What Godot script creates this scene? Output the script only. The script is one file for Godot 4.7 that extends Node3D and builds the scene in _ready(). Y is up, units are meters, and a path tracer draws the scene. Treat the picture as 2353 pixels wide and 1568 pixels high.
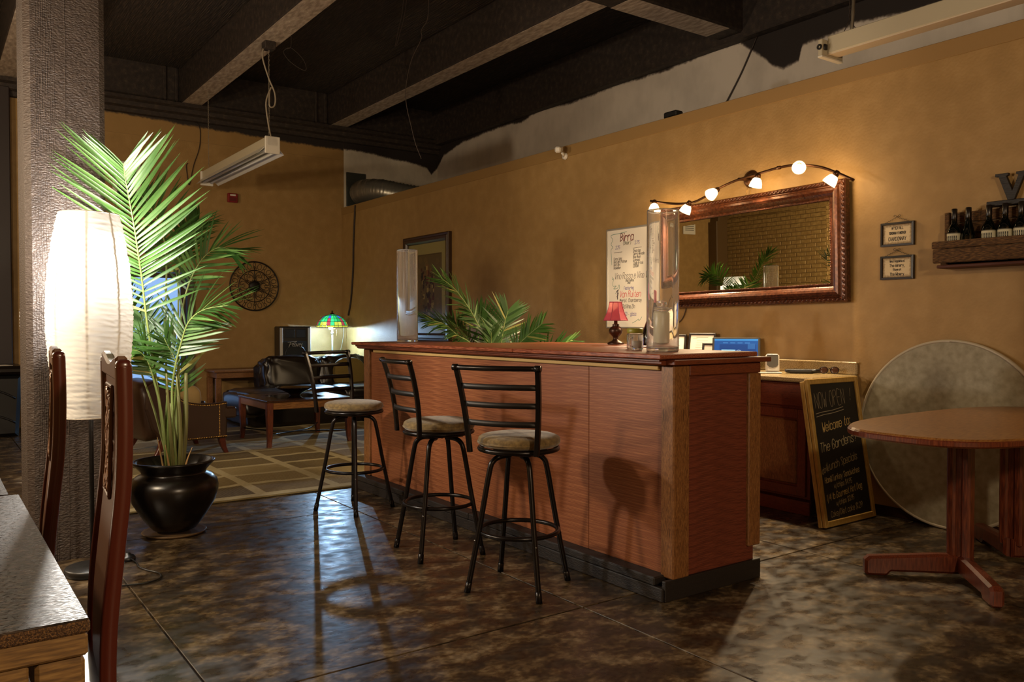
extends Node3D

# A wine bar in an old brick building: bar, stools, mirror with track lights, lounge at the back.
# Room axes: the bar wall runs along z at x = 4.92, the back wall along x at z = -11.1. Metres, y up.

var rng := RandomNumberGenerator.new()
var taken := {}
var M := {}
const WALL := 4.92
const BACK := -11.1
const HIGH := 4.45


func V(x: float, y: float, z: float) -> Vector3:
	return Vector3(x, y, z)


# ---------------------------------------------------------------- shapes
func S(smooth := false) -> SurfaceTool:
	var st := SurfaceTool.new()
	st.begin(Mesh.PRIMITIVE_TRIANGLES)
	st.set_smooth_group(0 if smooth else -1)
	return st


func tri(st: SurfaceTool, a: Vector3, b: Vector3, c: Vector3, o: Vector3) -> void:
	if (b - a).cross(c - a).dot(o) > 0.0:
		var t := b
		b = c
		c = t
	st.add_vertex(a)
	st.add_vertex(b)
	st.add_vertex(c)


func qo(st: SurfaceTool, a: Vector3, b: Vector3, c: Vector3, d: Vector3, o: Vector3) -> void:
	tri(st, a, b, c, o)
	tri(st, a, c, d, o)


# a quad with texture coordinates: a is top left, then clockwise as seen from the front
func face(st: SurfaceTool, a: Vector3, b: Vector3, c: Vector3, d: Vector3) -> void:
	var p := [a, b, c, a, c, d]
	var uv := [Vector2(0, 0), Vector2(1, 0), Vector2(1, 1), Vector2(0, 0), Vector2(1, 1), Vector2(0, 1)]
	for i in 6:
		st.set_uv(uv[i])
		st.add_vertex(p[i])


func bx(st: SurfaceTool, c: Vector3, s: Vector3, bv := 0.003, B := Basis()) -> void:
	var h := s * 0.5
	var b := minf(bv, 0.45 * minf(s.x, minf(s.y, s.z)))
	var P := func(sg: Vector3, k: int) -> Vector3:
		var e := h - Vector3(b, b, b)
		e[k] = h[k]
		return c + B * (e * sg)
	for k in 3:
		var u := (k + 1) % 3
		var w := (k + 2) % 3
		for s1: float in [-1.0, 1.0]:
			var n := Vector3()
			n[k] = s1
			var g := []
			for t in [[-1, -1], [1, -1], [1, 1], [-1, 1]]:
				var sg := Vector3()
				sg[k] = s1
				sg[u] = t[0]
				sg[w] = t[1]
				g.append(P.call(sg, k))
			qo(st, g[0], g[1], g[2], g[3], B * n)
			if b <= 0.0:
				continue
			for s2: float in [-1.0, 1.0]:
				var a1 := Vector3()
				a1[k] = s1
				a1[u] = s2
				a1[w] = -1.0
				var a2 := a1
				a2[w] = 1.0
				n = Vector3()
				n[k] = s1
				n[u] = s2
				qo(st, P.call(a1, k), P.call(a2, k), P.call(a2, u), P.call(a1, u), B * n)
	if b > 0.0:
		for x: float in [-1.0, 1.0]:
			for y: float in [-1.0, 1.0]:
				for z: float in [-1.0, 1.0]:
					var sg := Vector3(x, y, z)
					tri(st, P.call(sg, 0), P.call(sg, 1), P.call(sg, 2), B * sg)


# a box between two corners
func bb(st: SurfaceTool, a: Vector3, b: Vector3, bv := 0.003) -> void:
	bx(st, (a + b) * 0.5, (b - a).abs(), bv)


func bar(st: SurfaceTool, a: Vector3, b: Vector3, w: float, t: float, bv := 0.003, up := Vector3.UP) -> void:
	var x := (b - a).normalized()
	var z := x.cross(up).normalized()
	bx(st, (a + b) * 0.5, Vector3((b - a).length(), w, t), bv, Basis(x, z.cross(x).normalized(), z))


func curve(pts: Array, n := 6, closed := false) -> Array:
	var out := []
	var k := pts.size()
	for i in (k if closed else k - 1):
		var p0: Vector3 = pts[(i - 1 + k) % k] if closed or i > 0 else pts[0] * 2.0 - pts[1]
		var p1: Vector3 = pts[i]
		var p2: Vector3 = pts[(i + 1) % k]
		var p3: Vector3 = pts[(i + 2) % k] if closed or i + 2 < k else pts[k - 1] * 2.0 - pts[k - 2]
		for j in n:
			out.append(p1.cubic_interpolate(p2, p0, p3, float(j) / n))
	if not closed:
		out.append(pts[k - 1])
	return out


# radius: a number or a Callable of 0..1
func tube(st: SurfaceTool, pts: Array, radius: Variant, n := 8, closed := false) -> void:
	var k := pts.size()
	var rings := []
	var up := Vector3.ZERO
	for i in k:
		var a: Vector3 = pts[(i - 1 + k) % k] if closed or i > 0 else pts[i]
		var b: Vector3 = pts[(i + 1) % k] if closed or i < k - 1 else pts[i]
		var d := (b - a).normalized()
		if up == Vector3.ZERO:
			up = d.cross(Vector3.UP if absf(d.y) < 0.9 else Vector3.RIGHT).normalized()
		up = (up - d * up.dot(d)).normalized()
		var side := d.cross(up)
		var r: float = radius if radius is float else radius.call(float(i) / (k - 1))
		var ring := []
		for j in n:
			ring.append(pts[i] + (up * cos(TAU * j / n) + side * sin(TAU * j / n)) * r)
		rings.append(ring)
	for i in (k if closed else k - 1):
		var A: Array = rings[i]
		var Bq: Array = rings[(i + 1) % k]
		var mid: Vector3 = (pts[i] + pts[(i + 1) % k]) * 0.5
		var shift := 0
		if closed and i == k - 1:
			var best := 1e9
			for s in n:
				var dd: float = A[0].distance_to(Bq[s])
				if dd < best:
					best = dd
					shift = s
		for j in n:
			var a: Vector3 = A[j]
			var b: Vector3 = A[(j + 1) % n]
			qo(st, a, b, Bq[(j + 1 + shift) % n], Bq[(j + shift) % n], (a + b) * 0.5 + (Bq[(j + shift) % n] - a) * 0.5 - mid)
	if not closed:
		for e in [0, k - 1]:
			var o: Vector3 = (pts[0] - pts[1]) if e == 0 else (pts[k - 1] - pts[k - 2])
			for j in range(1, n - 1):
				tri(st, rings[e][0], rings[e][j], rings[e][j + 1], o)


func rod(st: SurfaceTool, a: Vector3, b: Vector3, r: float, n := 8) -> void:
	tube(st, [a, b], r, n)


func circle(c: Vector3, r: float, n: int, u := Vector3.RIGHT, v := Vector3.BACK) -> Array:
	var out := []
	for i in n:
		out.append(c + u * cos(TAU * i / n) * r + v * sin(TAU * i / n) * r)
	return out


# profile: pairs of radius and height from one end to the other; the outside is on the right going up
func lathe(st: SurfaceTool, prof: Array, n := 24, T := Transform3D(), squash := 1.0) -> void:
	for i in prof.size() - 1:
		var p: Vector2 = prof[i]
		var r: Vector2 = prof[i + 1]
		var nn := Vector2(r.y - p.y, p.x - r.x)
		for j in n:
			var a0 := TAU * j / n
			var a1 := TAU * (j + 1) / n
			var d0 := V(cos(a0), 0, sin(a0) * squash)
			var d1 := V(cos(a1), 0, sin(a1) * squash)
			var a := T * (d0 * p.x + V(0, p.y, 0))
			var b := T * (d1 * p.x + V(0, p.y, 0))
			var c := T * (d1 * r.x + V(0, r.y, 0))
			var d := T * (d0 * r.x + V(0, r.y, 0))
			var o := T.basis * ((d0 + d1) * 0.5 * nn.x + V(0, nn.y, 0))
			if p.x < 1e-5:
				tri(st, a, c, d, o)
			elif r.x < 1e-5:
				tri(st, a, b, c, o)
			else:
				qo(st, a, b, c, d, o)


# the same profile with points close to each corner, so that shading stays crisp there
func crisp(prof: Array, d := 0.0006) -> Array:
	var out := [prof[0]]
	for i in range(1, prof.size() - 1):
		var p: Vector2 = prof[i]
		out.append(p.move_toward(prof[i - 1], minf(d, 0.3 * p.distance_to(prof[i - 1]))))
		out.append(p)
		out.append(p.move_toward(prof[i + 1], minf(d, 0.3 * p.distance_to(prof[i + 1]))))
	out.append(prof[-1])
	return out


# a square leg through pts with half widths
func loft(st: SurfaceTool, pts: Array, half: Array) -> void:
	var sq := [Vector2(-1, -0.8), Vector2(-0.8, -1), Vector2(0.8, -1), Vector2(1, -0.8), Vector2(1, 0.8), Vector2(0.8, 1), Vector2(-0.8, 1), Vector2(-1, 0.8)]
	for i in pts.size() - 1:
		for k in 8:
			var a: Vector2 = sq[k]
			var b: Vector2 = sq[(k + 1) % 8]
			qo(st, pts[i] + V(a.x, 0, a.y) * half[i], pts[i] + V(b.x, 0, b.y) * half[i], pts[i + 1] + V(b.x, 0, b.y) * half[i + 1], pts[i + 1] + V(a.x, 0, a.y) * half[i + 1], V(a.x + b.x, 0, a.y + b.y))
	for e in [0, pts.size() - 1]:
		for k in range(1, 7):
			tri(st, pts[e] + V(sq[0].x, 0, sq[0].y) * half[e], pts[e] + V(sq[k].x, 0, sq[k].y) * half[e], pts[e] + V(sq[k + 1].x, 0, sq[k + 1].y) * half[e], V(0, 1, 0) * signf(pts[e].y - pts[e - 1 if e else 1].y))


# a flat outline given depth along local z, bevelled on both faces
func prism(st: SurfaceTool, poly: PackedVector2Array, d: float, T := Transform3D(), bv := 0.0) -> void:
	if Geometry2D.is_polygon_clockwise(poly):
		poly.reverse()
	var inner := poly
	if bv > 0.0:
		inner = PackedVector2Array()
		for i in poly.size():
			var e1 := (poly[i] - poly[i - 1]).normalized()
			var e2 := (poly[(i + 1) % poly.size()] - poly[i]).normalized()
			var nrm := (Vector2(-e1.y, e1.x) + Vector2(-e2.y, e2.x)).normalized()
			inner.append(poly[i] + nrm * bv / maxf(0.5, nrm.dot(Vector2(-e1.y, e1.x))))
	var idx := Geometry2D.triangulate_polygon(inner)
	for s: float in [-1.0, 1.0]:
		for i in range(0, idx.size(), 3):
			var w := []
			for k in 3:
				var p := inner[idx[i + k]]
				w.append(T * V(p.x, p.y, s * d * 0.5))
			tri(st, w[0], w[1], w[2], T.basis * V(0, 0, s))
	for i in poly.size():
		var j := (i + 1) % poly.size()
		var e := poly[j] - poly[i]
		var o := T.basis * V(e.y, -e.x, 0)
		var h := d * 0.5 - bv
		qo(st, T * V(poly[i].x, poly[i].y, -h), T * V(poly[j].x, poly[j].y, -h), T * V(poly[j].x, poly[j].y, h), T * V(poly[i].x, poly[i].y, h), o)
		if bv > 0.0:
			for s: float in [-1.0, 1.0]:
				qo(st, T * V(poly[i].x, poly[i].y, h * s), T * V(poly[j].x, poly[j].y, h * s), T * V(inner[j].x, inner[j].y, d * 0.5 * s), T * V(inner[i].x, inner[i].y, d * 0.5 * s), o.normalized() + T.basis * V(0, 0, s))


# soft cushion: a superellipsoid, with optional dents
func blob(st: SurfaceTool, c: Vector3, s: Vector3, e1 := 0.5, e2 := 0.5, B := Basis(), n := 24, m := 14, dent := 0.0, noise: FastNoiseLite = null) -> void:
	var P := func(i: int, j: int) -> Vector3:
		var t := -PI / 2 + PI * j / m
		var p := TAU * (i % n) / n
		var f := func(x: float, e: float) -> float: return signf(x) * pow(absf(x), e)
		var v := V(f.call(cos(t), e1) * f.call(cos(p), e2), f.call(sin(t), e1), f.call(cos(t), e1) * f.call(sin(p), e2))
		if dent > 0.0 and noise:
			var q := v * s * 10.0 + c * 3.0
			v *= 1.0 + dent * noise.get_noise_3d(q.x, q.y, q.z)
		return c + B * (v * s)
	for i in n:
		for j in m:
			var a: Vector3 = P.call(i, j)
			var b: Vector3 = P.call(i + 1, j)
			var d: Vector3 = P.call(i + 1, j + 1)
			var f: Vector3 = P.call(i, j + 1)
			var o := (a + b + d + f) * 0.25 - c
			if j == 0:
				tri(st, a, d, f, o)
			elif j == m - 1:
				tri(st, a, b, d, o)
			else:
				qo(st, a, b, d, f, o)


# sweeps a closed outline (u across the path within its plane, v along side) along a path
func sweep(st: SurfaceTool, path: Array, prof: PackedVector2Array, side: Vector3) -> void:
	var rings := []
	for i in path.size():
		var d: Vector3 = (path[mini(i + 1, path.size() - 1)] - path[maxi(i - 1, 0)]).normalized()
		var u := side.cross(d).normalized()
		var ring := []
		for p in prof:
			ring.append(path[i] + u * p.x + side * p.y)
		rings.append(ring)
	var n := prof.size()
	var cw := Geometry2D.is_polygon_clockwise(prof)
	for i in path.size() - 1:
		var d: Vector3 = (path[i + 1] - path[i]).normalized()
		var u := side.cross(d).normalized()
		for j in n:
			var k := (j + 1) % n
			var e := (prof[k] - prof[j]) * (-1.0 if cw else 1.0)
			qo(st, rings[i][j], rings[i][k], rings[i + 1][k], rings[i + 1][j], u * e.y - side * e.x)
	for e in [0, path.size() - 1]:
		var o: Vector3 = (path[0] - path[1]) if e == 0 else (path[-1] - path[-2])
		var idx := Geometry2D.triangulate_polygon(prof)
		for i in range(0, idx.size(), 3):
			tri(st, rings[e][idx[i]], rings[e][idx[i + 1]], rings[e][idx[i + 2]], o)


# mitred frame of boards round an opening, in local x (right) and y (up), facing local z. prof: pairs of distance in from the outer edge and height
func frame_side(st: SurfaceTool, w: float, h: float, prof: Array, k: int, T: Transform3D) -> void:
	var C := [Vector2(-w / 2, -h / 2), Vector2(w / 2, -h / 2), Vector2(w / 2, h / 2), Vector2(-w / 2, h / 2)]
	var I := [Vector2(1, 1), Vector2(-1, 1), Vector2(-1, -1), Vector2(1, -1)]
	var P := func(i: int, p: Vector2) -> Vector3:
		var q: Vector2 = C[i % 4] + I[i % 4] * p.x
		return T * V(q.x, q.y, p.y)
	var inward: Vector2 = [Vector2(0, 1), Vector2(-1, 0), Vector2(0, -1), Vector2(1, 0)][k]
	for i in prof.size() - 1:
		var a: Vector2 = prof[i]
		var b: Vector2 = prof[i + 1]
		var n := Vector2(-(b.y - a.y), b.x - a.x)
		qo(st, P.call(k, a), P.call(k + 1, a), P.call(k + 1, b), P.call(k, b), T.basis * V(inward.x * n.x, inward.y * n.x, n.y))


# ---------------------------------------------------------------- objects
func numbered(called: String) -> String:
	taken[called] = taken.get(called, -1) + 1
	return called if taken[called] == 0 else "%s_%03d" % [called, taken[called]]


func obj(called: String, st: SurfaceTool, mat: Material, parent: Node = self) -> MeshInstance3D:
	st.generate_normals()
	var o := MeshInstance3D.new()
	o.mesh = st.commit()
	o.material_override = mat
	o.name = numbered(called) if parent == self else called
	parent.add_child(o, true)
	return o


func more(called: String, from: MeshInstance3D, parent: Node, T: Transform3D, mat: Material = null) -> MeshInstance3D:
	var o := MeshInstance3D.new()
	o.mesh = from.mesh
	o.material_override = mat if mat else from.material_override
	o.name = called
	o.transform = T
	parent.add_child(o, true)
	return o


func tag(o: Node, label: String, category: String, group := "", kind := "") -> Node:
	o.set_meta("label", label)
	o.set_meta("category", category)
	if group:
		o.set_meta("group", group)
	if kind:
		o.set_meta("kind", kind)
	return o


func thing(called: String, label: String, category: String, at := Vector3.ZERO, turn := 0.0, group := "") -> Node3D:
	var o := Node3D.new()
	o.name = numbered(called)
	add_child(o)
	o.position = at
	o.rotation.y = turn
	tag(o, label, category, group)
	return o


func struct(called: String, label: String, category: String) -> Node3D:
	var o := thing(called, label, category)
	o.set_meta("kind", "structure")
	return o


func copy(of: Node3D, at: Vector3, turn: float, label: String) -> Node3D:
	var o: Node3D = of.duplicate()
	o.name = numbered(String(of.name).trim_suffix("_000"))
	add_child(o)
	o.position = at
	o.rotation.y = turn
	o.set_meta("label", label)
	return o


# ---------------------------------------------------------------- materials
func noise(frequency: float, octaves := 5, seed_ := 1, kind := FastNoiseLite.TYPE_SIMPLEX_SMOOTH) -> FastNoiseLite:
	var n := FastNoiseLite.new()
	n.noise_type = kind
	n.frequency = frequency
	n.fractal_octaves = octaves
	n.seed = seed_
	return n


func ntex(n: FastNoiseLite, ramp: Array, size := 512, bump := false) -> NoiseTexture2D:
	var t := NoiseTexture2D.new()
	t.width = size
	t.height = size
	t.seamless = true
	t.noise = n
	if ramp:
		var g := Gradient.new()
		g.offsets = PackedFloat32Array(ramp.map(func(r): return r[0]))
		g.colors = PackedColorArray(ramp.map(func(r): return r[1]))
		t.color_ramp = g
	if bump:
		t.as_normal_map = true
		t.bump_strength = 4.0
	return t


func mat(c: Color, rough := 0.6, metal := 0.0) -> StandardMaterial3D:
	var m := StandardMaterial3D.new()
	m.albedo_color = c
	m.roughness = rough
	m.metallic = metal
	return m


func tri_mat(t: Texture2D, scale_: Vector3, rough := 0.6, world := true) -> StandardMaterial3D:
	var m := mat(Color.WHITE, rough)
	m.albedo_texture = t
	m.uv1_triplanar = true
	m.uv1_world_triplanar = world
	m.uv1_scale = scale_
	m.uv1_triplanar_sharpness = 4.0
	return m


func relief(m: StandardMaterial3D, t: Texture2D, cm: float) -> StandardMaterial3D:
	m.heightmap_enabled = true
	m.heightmap_texture = t
	m.heightmap_scale = cm
	return m


func rgb(r: int, g: int, b: int) -> Color:
	return Color8(r, g, b)


func hex(s: String) -> Color:
	return Color.html(s)


func lamp_glow(c: Color, energy: float) -> StandardMaterial3D:
	var m := mat(c, 0.5)
	m.emission_enabled = true
	m.emission = c
	m.emission_energy_multiplier = energy
	return m


func glass(tint := Color(1, 1, 1, 0.05), bend := 0.05) -> StandardMaterial3D:
	var m := mat(tint, 0.0)
	m.refraction_enabled = true
	m.refraction_scale = bend
	return m


func omni(called: String, at: Vector3, c: Color, energy: float, size := 0.04, parent: Node = self) -> OmniLight3D:
	var l := OmniLight3D.new()
	l.name = called
	l.position = at
	l.light_color = c
	l.light_energy = energy
	l.light_size = size
	l.omni_range = 20.0
	l.omni_attenuation = 2.0
	l.shadow_enabled = true
	parent.add_child(l, true)
	return l


func make_materials() -> void:
	# woods: a noise stretched along the grain. The suffix tells the grain's direction.
	var fine := ntex(noise(0.035, 5, 3), [[0.0, hex("55290f")], [0.35, hex("703b1f")], [0.5, hex("834b2b")], [0.62, hex("925a36")], [1.0, hex("a97145")]])
	var oakn := noise(0.02, 4, 8)
	oakn.domain_warp_enabled = true
	oakn.domain_warp_amplitude = 20.0
	var bands := []
	for i in 9:
		bands.append([0.18 + i * 0.08, hex("94683b") if i % 2 else hex("4b2b13")])
		bands.append([0.22 + i * 0.08, hex("7d5029")])
	var oak := ntex(oakn, bands)
	var bandr := []
	for i in 9:
		bandr.append([0.18 + i * 0.08, hex("7b3b20") if i % 2 else hex("4a1f10")])
		bandr.append([0.22 + i * 0.08, hex("68301a")])
	var oakr := ntex(oakn, bandr)
	var grain := ntex(noise(0.05, 4, 12), [])
	M.ply = tri_mat(fine, V(5, 26, 0.16), 0.5)
	M.ply_end = tri_mat(ntex(noise(0.035, 5, 3), [[0.0, hex("3d1a10")], [0.4, hex("5b281a")], [0.55, hex("6d3422")], [1.0, hex("834630")]]), V(0.4, 20, 5), 0.5)
	M.oak_y = relief(tri_mat(oak, V(7, 0.5, 7), 0.45), grain, 0.03)
	M.oak_x = tri_mat(oak, V(0.5, 8, 8), 0.42)
	M.oak_z = tri_mat(oak, V(8, 8, 0.5), 0.42)
	M.red_y = tri_mat(oakr, V(6, 0.5, 6), 0.42)
	M.red_z = tri_mat(oakr, V(8, 8, 0.5), 0.42)
	M.red_x = tri_mat(oakr, V(0.5, 8, 8), 0.42)
	M.top = tri_mat(ntex(noise(0.035, 5, 31), [[0.0, hex("4d2213")], [0.45, hex("7a3b24")], [0.6, hex("935036")], [1.0, hex("a5694a")]]), V(9, 9, 0.8), 0.3)
	M.black_wood = relief(tri_mat(ntex(noise(0.04, 4, 5), [[0.0, hex("0b0807")], [0.6, hex("1b1411")], [1.0, hex("33261d")]]), V(9, 9, 0.8), 0.55), grain, 0.1)
	M.raw = mat(hex("b3935a"), 0.7)
	M.pallet = relief(tri_mat(ntex(noise(0.04, 5, 6), [[0.0, hex("251509")], [0.45, hex("4a3119")], [0.65, hex("6c4b28")], [1.0, hex("8d6a3d")]]), V(12, 12, 1.2), 0.85), grain, 0.25)
	M.pine = tri_mat(ntex(noise(0.03, 4, 9), [[0.0, hex("4c351a")], [0.5, hex("74552b")], [1.0, hex("91703f")]]), V(1, 9, 9), 0.7)
	M.worn = tri_mat(ntex(noise(0.05, 5, 14), [[0.0, hex("0a0706")], [0.5, hex("15100d")], [0.64, hex("332822")], [1.0, hex("6b5c4d")]]), V(1.2, 4, 3), 0.28)
	M.worn.roughness = 1.0
	M.worn.roughness_texture = ntex(noise(0.12, 5, 15), [[0.2, Color(0.22, 0.22, 0.22)], [0.8, Color(0.6, 0.6, 0.6)]])
	M.worn = relief(M.worn, grain, 0.05)
	M.cherry = mat(hex("4d1c12"), 0.28)
	M.cherry.clearcoat_enabled = true
	M.cherry.clearcoat = 0.5
	M.cherry.clearcoat_roughness = 0.2
	M.splat = mat(hex("5e3b22"), 0.35)
	M.carved = mat(hex("8a5a2e"), 0.45)
	M.table = tri_mat(ntex(noise(0.03, 4, 19), [[0.0, hex("4d2e14")], [0.5, hex("7b5128")], [1.0, hex("9c7341")]]), V(0.7, 8, 8), 0.3)
	M.table_leg = tri_mat(ntex(noise(0.03, 4, 21), [[0.0, hex("34140b")], [0.5, hex("5a2716")], [1.0, hex("7d4426")]]), V(7, 0.6, 7), 0.33)
	# room
	var speck := ntex(noise(0.2, 3, 40), [])
	var mott := ntex(noise(0.012, 6, 41), [[0.0, hex("937341")], [0.5, hex("9a7946")], [1.0, hex("a3824f")]], 1024)
	M.gold = relief(tri_mat(mott, V(0.45, 0.45, 0.45), 0.62), speck, 0.12)
	M.gold_trim = mat(hex("8f6f3e"), 0.6)
	M.brick = relief(tri_mat(ntex(noise(0.02, 6, 43), [[0.0, hex("85683a")], [0.5, hex("967745")], [1.0, hex("a78a55")]]), V(1, 1, 1), 0.6), speck, 0.3)
	M.mortar = mat(hex("7a5f34"), 0.8)
	var black := ntex(noise(0.02, 6, 44), [[0.0, hex("1e1713")], [0.55, hex("2d231d")], [0.8, hex("392e25")], [1.0, hex("4d4134")]])
	M.ceiling = relief(tri_mat(black, V(1.2, 1.2, 1.2), 0.7), speck, 0.3)
	M.lit_soffit = relief(tri_mat(ntex(noise(0.02, 6, 49), [[0.0, hex("7d6f60")], [0.5, hex("a29180")], [0.75, hex("b3a392")], [1.0, hex("c8baa8")]]), V(2, 2, 0.6), 0.75), speck, 0.3)  # beam undersides: light from below put into a paler colour
	M.slab_up = relief(tri_mat(ntex(noise(0.03, 5, 45), [[0.0, hex("1b1612")], [0.5, hex("2b221b")], [0.68, hex("3c3126")], [1.0, hex("6b5b47")]]), V(4.5, 1, 0.25), 0.75), ntex(noise(0.02, 3, 46), []), 0.6)
	M.pillar = relief(tri_mat(ntex(noise(0.02, 5, 47), [[0.0, hex("2e2521")], [0.5, hex("3a302b")], [1.0, hex("4b403a")]]), V(1, 1, 1), 0.5), ntex(noise(0.05, 6, 48), []), 0.4)
	M.pillar.uv1_scale = V(1.8, 3.6, 1.8)
	var con := noise(0.009, 9, 50)
	con.fractal_gain = 0.66
	con.domain_warp_enabled = true
	con.domain_warp_amplitude = 6.0
	M.concrete = tri_mat(ntex(con, [[0.0, hex("2a2118")], [0.36, hex("33281b")], [0.47, hex("413423")], [0.56, hex("55452f")], [0.68, hex("6a5a42")], [1.0, hex("8b7c66")]], 1024), V(0.45, 0.5, 0.62), 1.0)
	M.concrete.roughness_texture = ntex(noise(0.03, 5, 51), [[0.25, Color(0.26, 0.26, 0.26)], [0.75, Color(0.46, 0.46, 0.46)]])
	M.concrete.metallic_specular = 0.6
	relief(M.concrete, ntex(noise(0.06, 5, 52), []), 0.05)
	M.concrete.detail_enabled = true
	M.concrete.detail_blend_mode = BaseMaterial3D.BLEND_MODE_MUL
	M.concrete.detail_uv_layer = BaseMaterial3D.DETAIL_UV_2
	M.concrete.uv2_triplanar = true
	M.concrete.uv2_world_triplanar = true
	M.concrete.uv2_scale = V(1.5, 1.5, 1.9)
	M.concrete.detail_albedo = ntex(noise(0.03, 7, 53), [[0.25, Color(0.74, 0.72, 0.7)], [0.55, Color(0.92, 0.91, 0.9)], [0.75, Color(1, 1, 1)]], 512)
	M.joint = mat(hex("1d150d"), 0.9)
	# metals, leather, plastics
	M.iron = mat(hex("1b1614"), 0.3, 0.55)
	M.iron_matt = mat(hex("17110e"), 0.5, 0.3)
	M.suede = tri_mat(ntex(noise(0.02, 5, 55), [[0.0, hex("4d3d22")], [0.5, hex("6f5a34")], [1.0, hex("8d7548")]]), V(3, 3, 3), 0.95, false)
	M.suede.rim_enabled = true
	M.suede.rim = 0.6
	relief(M.suede, null, 0.0)
	M.suede.heightmap_enabled = false
	M.leather = mat(hex("150e0b"), 0.3)
	M.leather_brown = mat(hex("352218"), 0.36)
	M.brass = mat(hex("b08a48"), 0.35, 0.8)
	M.bronze = mat(hex("3d2417"), 0.35, 0.5)
	M.rail = mat(hex("5a3c28"), 0.28, 0.8)
	M.chrome = mat(hex("c9c9cc"), 0.15, 0.95)
	M.white = mat(hex("d8d2c6"), 0.45)
	M.cream = mat(hex("b8ae95"), 0.5)
	M.black = mat(hex("0c0b0b"), 0.4)
	M.gloss_black = mat(hex("15100d"), 0.28)
	M.paper = mat(hex("e6dcc8"), 0.8)
	M.dark_frame = mat(hex("1c1410"), 0.4)
	M.red = mat(hex("7d1416"), 0.4)
	M.wire = mat(hex("2a1d14"), 0.6)
	M.pale_wire = mat(hex("8f8472"), 0.5)
	M.glass = glass()
	M.pane = mat(Color(0.9, 0.95, 1.0, 0.06), 0.02)
	M.pane.transparency = BaseMaterial3D.TRANSPARENCY_ALPHA


func _ready() -> void:
	rng.seed = 7
	# camera, sky, exposure
	var cam := Camera3D.new()
	cam.name = "camera"
	cam.position = V(0, 1.2, 0)
	cam.rotation_degrees = V(-1.16, -35.5, 0)
	cam.fov = rad_to_deg(2.0 * atan(784.0 / 1900.0))
	cam.near = 0.05
	add_child(cam)
	cam.current = true
	var env := Environment.new()
	env.background_mode = Environment.BG_COLOR
	env.background_color = Color(0.58, 0.76, 1.0)
	env.background_energy_multiplier = 1.1
	env.ambient_light_source = Environment.AMBIENT_SOURCE_DISABLED
	env.tonemap_mode = Environment.TONE_MAPPER_LINEAR
	env.tonemap_exposure = 1.0
	env.sdfgi_enabled = true
	env.ssao_enabled = true
	env.ssil_enabled = true
	var we := WorldEnvironment.new()
	we.name = "environment"
	we.environment = env
	add_child(we)
	make_materials()
	added_fill_lamps()
	# the building
	floor_and_ceiling()
	walls()
	pillar_and_door()
	# the bar and what stands on it
	bar_counter()
	stools()
	back_counter()
	mirror()
	track_light()
	# the near left and right
	left_tables()
	paper_lamps()
	palms()
	mirror_palm()
	oak_table()
	round_top()
	chalkboard()
	# the lounge
	lounge()
	tiffany_lamp()
	# walls and ceiling
	wall_pieces()
	whiteboard()
	wine_rack()
	strip_lights()
	wires()
	small_things()


# three pendant globes, added out of view as fill light for the room
func added_fill_lamps() -> void:
	var glow := lamp_glow(Color(1.0, 0.86, 0.68), 3.0)
	for a in [[V(-0.7, 2.0, -4.0), 4.5, "added fill light, a globe pendant out of view left of the pillar"], [V(1.0, 2.3, 1.6), 6.5, "added fill light, a globe pendant out of view nearest the front wall"], [V(-1.9, 2.2, -6.6), 6.5, "added fill light, a globe pendant out of view beside the brick wall"]]:
		var t := thing("fill_pendant", a[2], "lamp", a[0], 0.0, "added globe pendants")
		var st := S(true)
		blob(st, V(0, 0, 0), V(0.12, 0.12, 0.12), 1, 1, Basis(), 20, 12)
		obj("globe", st, glow, t)
		st = S(true)
		rod(st, V(0, 0.11, 0), V(0, HIGH - a[0].y, 0), 0.006)
		obj("cord", st, M.wire, t)
		omni("fill_light", a[0], Color(1.0, 0.9, 0.76), a[1], 0.12)


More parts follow.
